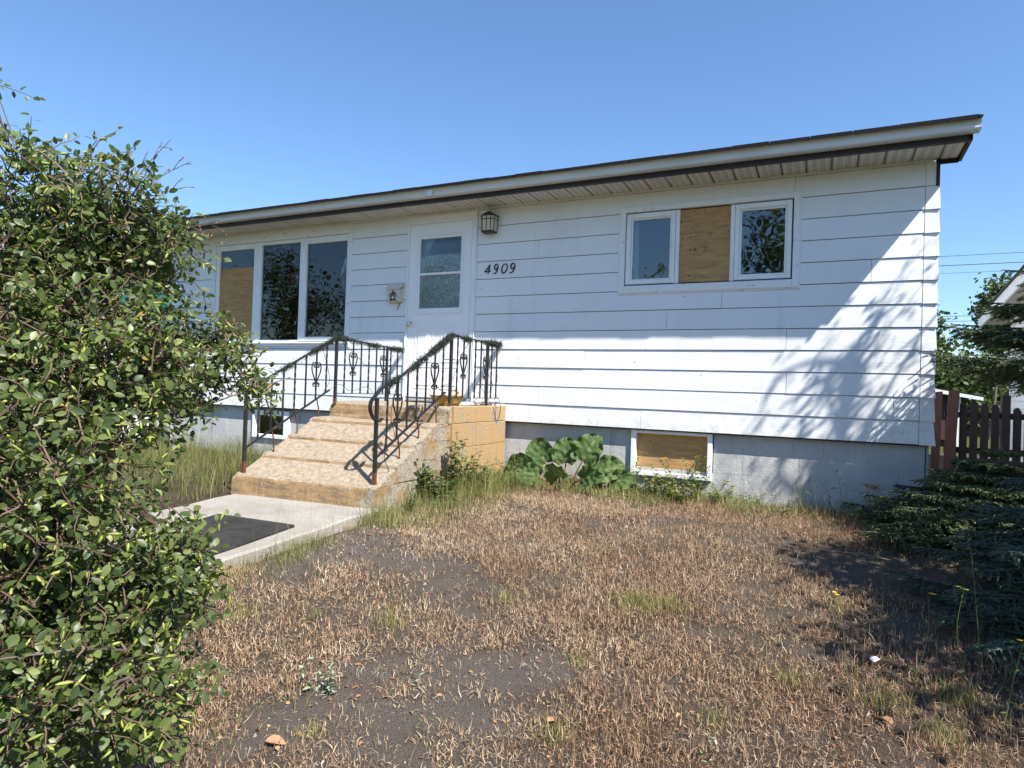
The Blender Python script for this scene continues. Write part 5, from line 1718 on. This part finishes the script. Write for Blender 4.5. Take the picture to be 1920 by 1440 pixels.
# ------------------------------------------------------------------ single plants
M_WEED = leafy('weed_leaf', [(0, (.045, .075, .028)), (.6, (.090, .135, .042)), (1, (.18, .21, .06))], .5, .3, (.2, .33, .05))
M_STEM = Mat('green_stem', (.09, .11, .035), .6).m
M_PETAL = leafy('yellow_petal', [(0, (.75, .50, .01)), (1, (.80, .62, .03))], .5, .3, (.8, .6, .02))
M_SAGE = leafy('silver_leaf', [(0, (.22, .29, .20)), (1, (.38, .45, .34))], .7, .2, (.3, .4, .25), .2)
M_RHUB = leafy('rhubarb_leaf', [(0, (.032, .062, .020)), (.6, (.070, .118, .036)), (1, (.17, .22, .085))], .62, .22, (.15, .26, .04), .25)
_nt = M_RHUB.node_tree
_bp = _nt.nodes.new('ShaderNodeBump'); _bp.inputs['Strength'].default_value = .3; _bp.inputs['Distance'].default_value = .02
_vn = _nt.nodes.new('ShaderNodeTexVoronoi'); _vn.inputs['Scale'].default_value = 26
_gn = _nt.nodes.new('ShaderNodeNewGeometry')
_nt.links.new(_gn.outputs['Position'], _vn.inputs['Vector']); _nt.links.new(_vn.outputs['Distance'], _bp.inputs['Height']); _nt.links.new(_bp.outputs[0], _nt.nodes['Principled BSDF'].inputs['Normal'])
M_RSTALK = Mat('rhubarb_stalk', (.20, .10, .045), .5).m

def gz1(x, y): return float(ground_z(np.array([x]), np.array([y]))[0])

def weed(name, label, cat, x, y, stems, h0, h1, lsize, mat_, seed, group, spread_=.12, flowers=0, leaf_n=14, narrow=.62, low=.05, stem_r=.003):
    r = np.random.default_rng(seed)
    z = gz1(x, y)
    t = thing(name, label, cat, (x, y, z), group)
    sm = MB()
    P_, D_, N_, L_, W_ = [], [], [], [], []
    FL = []
    for s in range(stems):
        a = r.uniform(0, 2 * PI)
        bx, by = x + spread_ * .5 * math.cos(a) * r.random(), y + spread_ * .5 * math.sin(a) * r.random()
        h = r.uniform(h0, h1)
        tip = np.array([bx + r.normal(0, spread_ * .7), by + r.normal(0, spread_ * .5), z + h])
        b = np.array([bx, by, gz1(bx, by) - .01])
        mid = (b + tip) / 2 + r.normal(0, .02, 3)
        pts = smooth([tuple(b), tuple(mid), tuple(tip)], 5)
        sm.tube(pts, list(np.linspace(stem_r, stem_r * .4, len(pts))), 4)
        pa = np.array(pts)
        az = r.uniform(0, 6.28)
        for q in range(leaf_n):
            f = low + (1 - low) * (q + .5) / leaf_n
            i = min(int(f * (len(pa) - 1)), len(pa) - 2)
            p = pa[i] + (pa[i + 1] - pa[i]) * (f * (len(pa) - 1) - i)
            az += 2.4
            dd = np.array([math.cos(az), math.sin(az), .45 + r.normal(0, .25)])
            sz = lsize * (1.15 - .55 * f) * r.uniform(.7, 1.2)
            P_.append(p); D_.append(dd); N_.append(unit(np.array([-dd[0] * .4, -dd[1] * .4, 1]) + r.normal(0, .25, 3))); L_.append(sz); W_.append(sz * narrow * r.uniform(.8, 1.15))
        if flowers:
            for q in range(flowers):
                FL.append(pa[-1] + np.array([r.normal(0, .010), r.normal(0, .010), r.uniform(-.012, .008)]) * (1 if flowers < 4 else 2.4))
    sm.build('stems', M_STEM, t)
    V, F = leaves(np.array(P_), np.array(D_), np.array(N_), np.array(L_), np.array(W_), .25, .25)
    np_mesh('leaves', V, F, mat_, t, np.repeat(np.clip(r.normal(.5, .22, len(P_)), 0, 1), NLV), True)['kind'] = 'stuff'
    if FL:
        pv, pd, pn = [], [], []
        for c in FL:
            for e in range(6):
                a = e * PI / 3 + r.random()
                pv.append(c); pd.append((math.cos(a), math.sin(a), .25)); pn.append((0, 0, 1))
        n = len(pv)
        V, F = leaves(np.array(pv), np.array(pd), np.array(pn, float), np.full(n, .0125), np.full(n, .0095), .1, .1)
        np_mesh('blossoms', V, F, M_PETAL, t, np.repeat(r.random(n), NLV))['kind'] = 'stuff'
    return t

g = 'leafy weeds against the porch block wall'
weed('leafy_weed', 'tallest leafy weed growing against the peach block wall of the porch', 'weed', -3.12, -1.30, 7, .34, .62, .078, M_WEED, 1, g, .07, 0, 15, .8)
weed('leafy_weed', 'bushy broad-leaved weed at the rough concrete end of the steps', 'weed', -3.14, -1.66, 17, .20, .48, .080, M_WEED, 2, g, .13, 0, 13, .85)
weed('leafy_weed', 'spreading weed in the grass at the middle of the porch block wall', 'weed', -3.08, -1.00, 17, .18, .44, .074, M_WEED, 3, g, .15, 0, 12, .8)
weed('leafy_weed', 'short dark weed in the corner between porch block wall and foundation', 'weed', -3.06, -.30, 10, .12, .30, .045, M_WEED, 4, g, .10, 0, 10, .75)
weed('leafy_weed', 'weed with narrow top leaves beside the lowest step', 'weed', -3.10, -2.05, 8, .12, .32, .045, M_WEED, 5, g, .08, 0, 10, .6)
weed('leafy_weed', 'tangled low weed between the porch block wall and the rhubarb', 'weed', -2.86, -.34, 12, .12, .28, .045, M_WEED, 6, g, .22, 0, 12, .7)
weed('leafy_weed', 'mixed leafy weed in tall grass off the porch block wall', 'weed', -2.92, -.95, 12, .12, .30, .05, M_WEED, 7, g, .22, 0, 12, .7)
g = 'yellow-flowered weeds under the boarded basement window'
for k, (x, y, lab, st, h, fl) in enumerate([(-1.72, -.10, 'slender weed at the jamb of the boarded basement window next to the rhubarb', 3, .42, 0), (-1.32, -.14, 'bushy weed with yellow blossoms before the middle of the boarded basement window', 9, .44, 3), (-1.10, -.16, 'yellow-blossomed weed at the far jamb of the boarded basement window', 6, .46, 2),
                                             (-.88, -.22, 'small yellow-blossomed weed past the boarded basement window beside bare foundation', 4, .26, 3), (-1.50, -.22, 'low yellow-blossomed weed at the foot of the boarded basement window', 7, .26, 3), (-2.05, -.20, 'low leafy weed between rhubarb and basement window', 6, .24, 0), (-1.20, -.34, 'sprawling yellow-blossomed weed in the grass before the basement window', 6, .22, 4)]):
    weed('flowering_weed', lab, 'weed', x, y, st + 6, h * .45, h, .050, M_WEED, 20 + k, g, .16, fl, 20, .62)
weed('flowering_weed', 'yellow blossom spike standing in front of the rhubarb leaves', 'weed', -2.42, -.52, 2, .26, .40, .02, M_WEED, 40, g, .08, 5, 8, .4)
g = 'reedy weeds before the bare foundation'
for k, (x, lab, h) in enumerate([(-.52, 'small leafy weed before the bare foundation next to the basement window', .22), (-.12, 'reedy weed with long narrow leaves before the bare foundation', .40), (.14, 'tall reedy weed beside the shaded foundation', .44), (.36, 'short reedy weed next to the low spruce', .28)]):
    weed('reedy_weed', lab, 'weed', x, -.14, 4, h * .6, h, .12 if k else .045, M_WEED, 60 + k, g, .12, 1 if k == 0 else 0, 5, .13 if k else .6)
# thin yellow-flowered stalks on the shaded slope
g = 'yellow-flowered stalks on the dry slope'
ST = [(.13, -3.27, .36, 'thin yellow-flowered stalk on the edge of the shade next to white litter', 2), (.39, -3.19, .40, 'yellow-flowered stalk leaning over the sunlit edge of the slope', 2), (.57, -3.11, .42, 'branching yellow-flowered stalk between two stalks on the shaded slope', 3), (.645, -3.13, .60, 'tall pale seed stalk among yellow-flowered stalks', 0), (.66, -3.42, .36, 'budding stalk in the green tuft at the foot of the slope', 1), (.72, -1.99, .40, 'long yellow-flowered stalk before the low spruce', 2), (.86, -2.47, .46, 'yellow-flowered stalk in front of the blue-green spruce', 1)]
for k, (x, y, h, lab, fl) in enumerate(ST):
    weed('flower_stalk', lab, 'weed', x, y, 1, h * .95, h, .03, M_WEED, 80 + k, g, .06, fl, 9, .22, .1, .0026)
# silver-leaved seedlings
g = 'silver-leaved seedlings on the lawn'
weed('silver_seedling', 'bushy silver-leaved seedling on the bare lawn soil', 'seedling', -1.91, -4.35, 5, .09, .17, .034, M_SAGE, 101, g, .07, 0, 10, .42)
weed('silver_seedling', 'single-stemmed silver-leaved seedling on bare soil', 'seedling', -1.58, -4.15, 1, .14, .16, .036, M_SAGE, 102, g, .03, 0, 9, .42)
weed('silver_seedling', 'small silver-leaved seedling in dead grass at the foot of the lawn', 'seedling', -.36, -4.10, 2, .07, .11, .030, M_SAGE, 103, g, .03, 0, 7, .38)

# rhubarb with large crinkled leaves
rh = thing('rhubarb_plant', 'large rhubarb plant with broad crinkled leaves by the foundation', 'plant', (-2.42, -.25, -.07))
def rhubarb():
    r = np.random.default_rng(8)
    spec = [(-.46, -.06, .20, 2.75, .40, 1.0), (-.28, .03, .36, 2.25, .40, 1.05), (.0, .05, .40, 1.65, .36, 1.1), (.24, .04, .46, 1.1, .42, 1.1), (.44, .0, .28, .55, .40, 1.0), (.62, -.02, .10, .12, .38, .8), (-.50, -.14, .08, 3.1, .34, .8),
            (-.22, -.24, .14, 3.9, .34, .95), (.08, -.28, .16, 4.7, .34, .95), (.34, -.22, .16, 5.5, .34, .95)]
    for dx, dy, hz, az, ln, wd in spec:
        ln *= .74
        b = np.array([-2.42 + dx * .25, -.25 + dy * .5, -.08])
        p = np.array([-2.42 + dx * .78, -.25 + dy, hz * .52])
        dirh = np.array([math.cos(az), -abs(math.sin(az)) * .45 if az > PI else math.sin(az) * .15 - .1, 0])
        up = .9 if hz > .28 else .25
        D = unit(dirh + np.array([0, 0, up]))
        S = unit(np.cross(D, np.array([.05, -1.0, .35])))
        N = np.cross(S, D)
        m, k = 17, 15
        V = []
        ph = r.uniform(0, 6)
        for i in range(m):
            t = i / (m - 1)
            w = ln * wd * .60 * 1.42 * (t + .06) ** .42 * max(0.0, 1.02 - t) ** .52
            for j in range(k):
                s = j / (k - 1) * 2 - 1
                ruff = .026 * math.sin(t * 19 + ph + s * 2) * abs(s) ** 2.5 + .006 * math.sin(s * 13 + t * 11 + ph) + .006 * math.sin(t * 23 - abs(s) * 8)
                back = -.10 * abs(s) * wd * ln
                q = p + D * (t * ln + (back if t < .25 else 0)) + S * (s * w) + N * (.30 * s * s * w + ruff - .22 * ln * t ** 2.4)
                V.append(q)
        F = np.array([(i * k + j, i * k + j + 1, i * k + k + j + 1, i * k + k + j) for i in range(m - 1) for j in range(k - 1)])
        var = np.clip(r.normal(.42, .16) + np.array([.35 * (abs(j - 7) < .5) + .22 * max(0, math.sin(i * 2.1 - abs(j - 7) * 1.1)) for i in range(m) for j in range(k)]), 0, 1)
        lf = np_mesh('leaf', np.array(V), F, M_RHUB, rh, var, True)
        st = MB().tube([tuple(b), tuple((b + p) / 2 + [0, 0, .03]), tuple(p), tuple(p + D * ln * .55 + N * (-.03))], [.011, .010, .008, .003], 6)
        st.build('stalk', M_RSTALK, lf)
rhubarb()

# litter
lz = gz1(.24, -3.09)
mb = MB()
mb.add([(.222, -3.10, lz + .024), (.242, -3.112, lz + .016), (.268, -3.09, lz + .028), (.25, -3.075, lz + .032), (.23, -3.078, lz + .03), (.245, -3.09, lz + .036)], [(0, 1, 5), (1, 2, 5), (2, 3, 5), (3, 4, 5), (4, 0, 5), (0, 4, 3, 2, 1)])
tag(mb.build('paper_scrap', M_WHITE), 'small white scrap of paper lying on the dead grass', 'paper')
def big_leaf(x, y, s, lab, az):
    z = gz1(x, y)
    V, F = leaves(np.array([[x, y, z + .018]]), np.array([[math.cos(az), math.sin(az), .15]]), np.array([[.3, -.2, 1.0]]), np.array([s]), np.array([s * .6]), .6, .35)
    o = np_mesh('fallen_leaf', V, F, M_LITTER, None, np.full(NLV, .75), True)
    tag(o, lab, 'leaf')
big_leaf(.27, -3.62, .085, 'large curled orange-brown leaf lying on the dead grass', 2.2)
big_leaf(-1.86, -4.72, .075, 'curled brown leaf lying next to the birch shrub', .4)
big_leaf(-.95, -4.15, .045, 'small rusty leaf lying on dry soil', 1.0)
z = gz1(.33, -1.6)
tag(MB().tube([(.10, -1.55, z + .02), (.30, -1.62, z + .035), (.52, -1.66, z + .02)], .005, 5).build('fallen_stick', M_BARK), 'thin bare stick lying on the shaded bare soil', 'stick')
# dry orange sprig caught on the low spruce by the foundation
dz = MB()
r_ = np.random.default_rng(77)
for k in range(14):
    a = np.array([.33 + .13 * k / 14, -.32, .24 - .03 * k / 14])
    dz.tube([a, a + np.array([r_.normal(0, .02), r_.normal(0, .02), .02]), a + np.array([r_.normal(0, .05), r_.normal(0, .04), r_.normal(.01, .03)])], [.0035, .003, .001], 3)
dz.tube([(.30, -.32, .26), (.40, -.33, .22), (.52, -.38, .16), (.60, -.45, .05)], [.003, .004, .005, .005], 4)
tag(dz.build('dead_sprig', Mat('orange_dead_wood', (.34, .13, .05), .8).m), 'dry orange dead sprig sticking out of the low spruce by the foundation', 'twig')
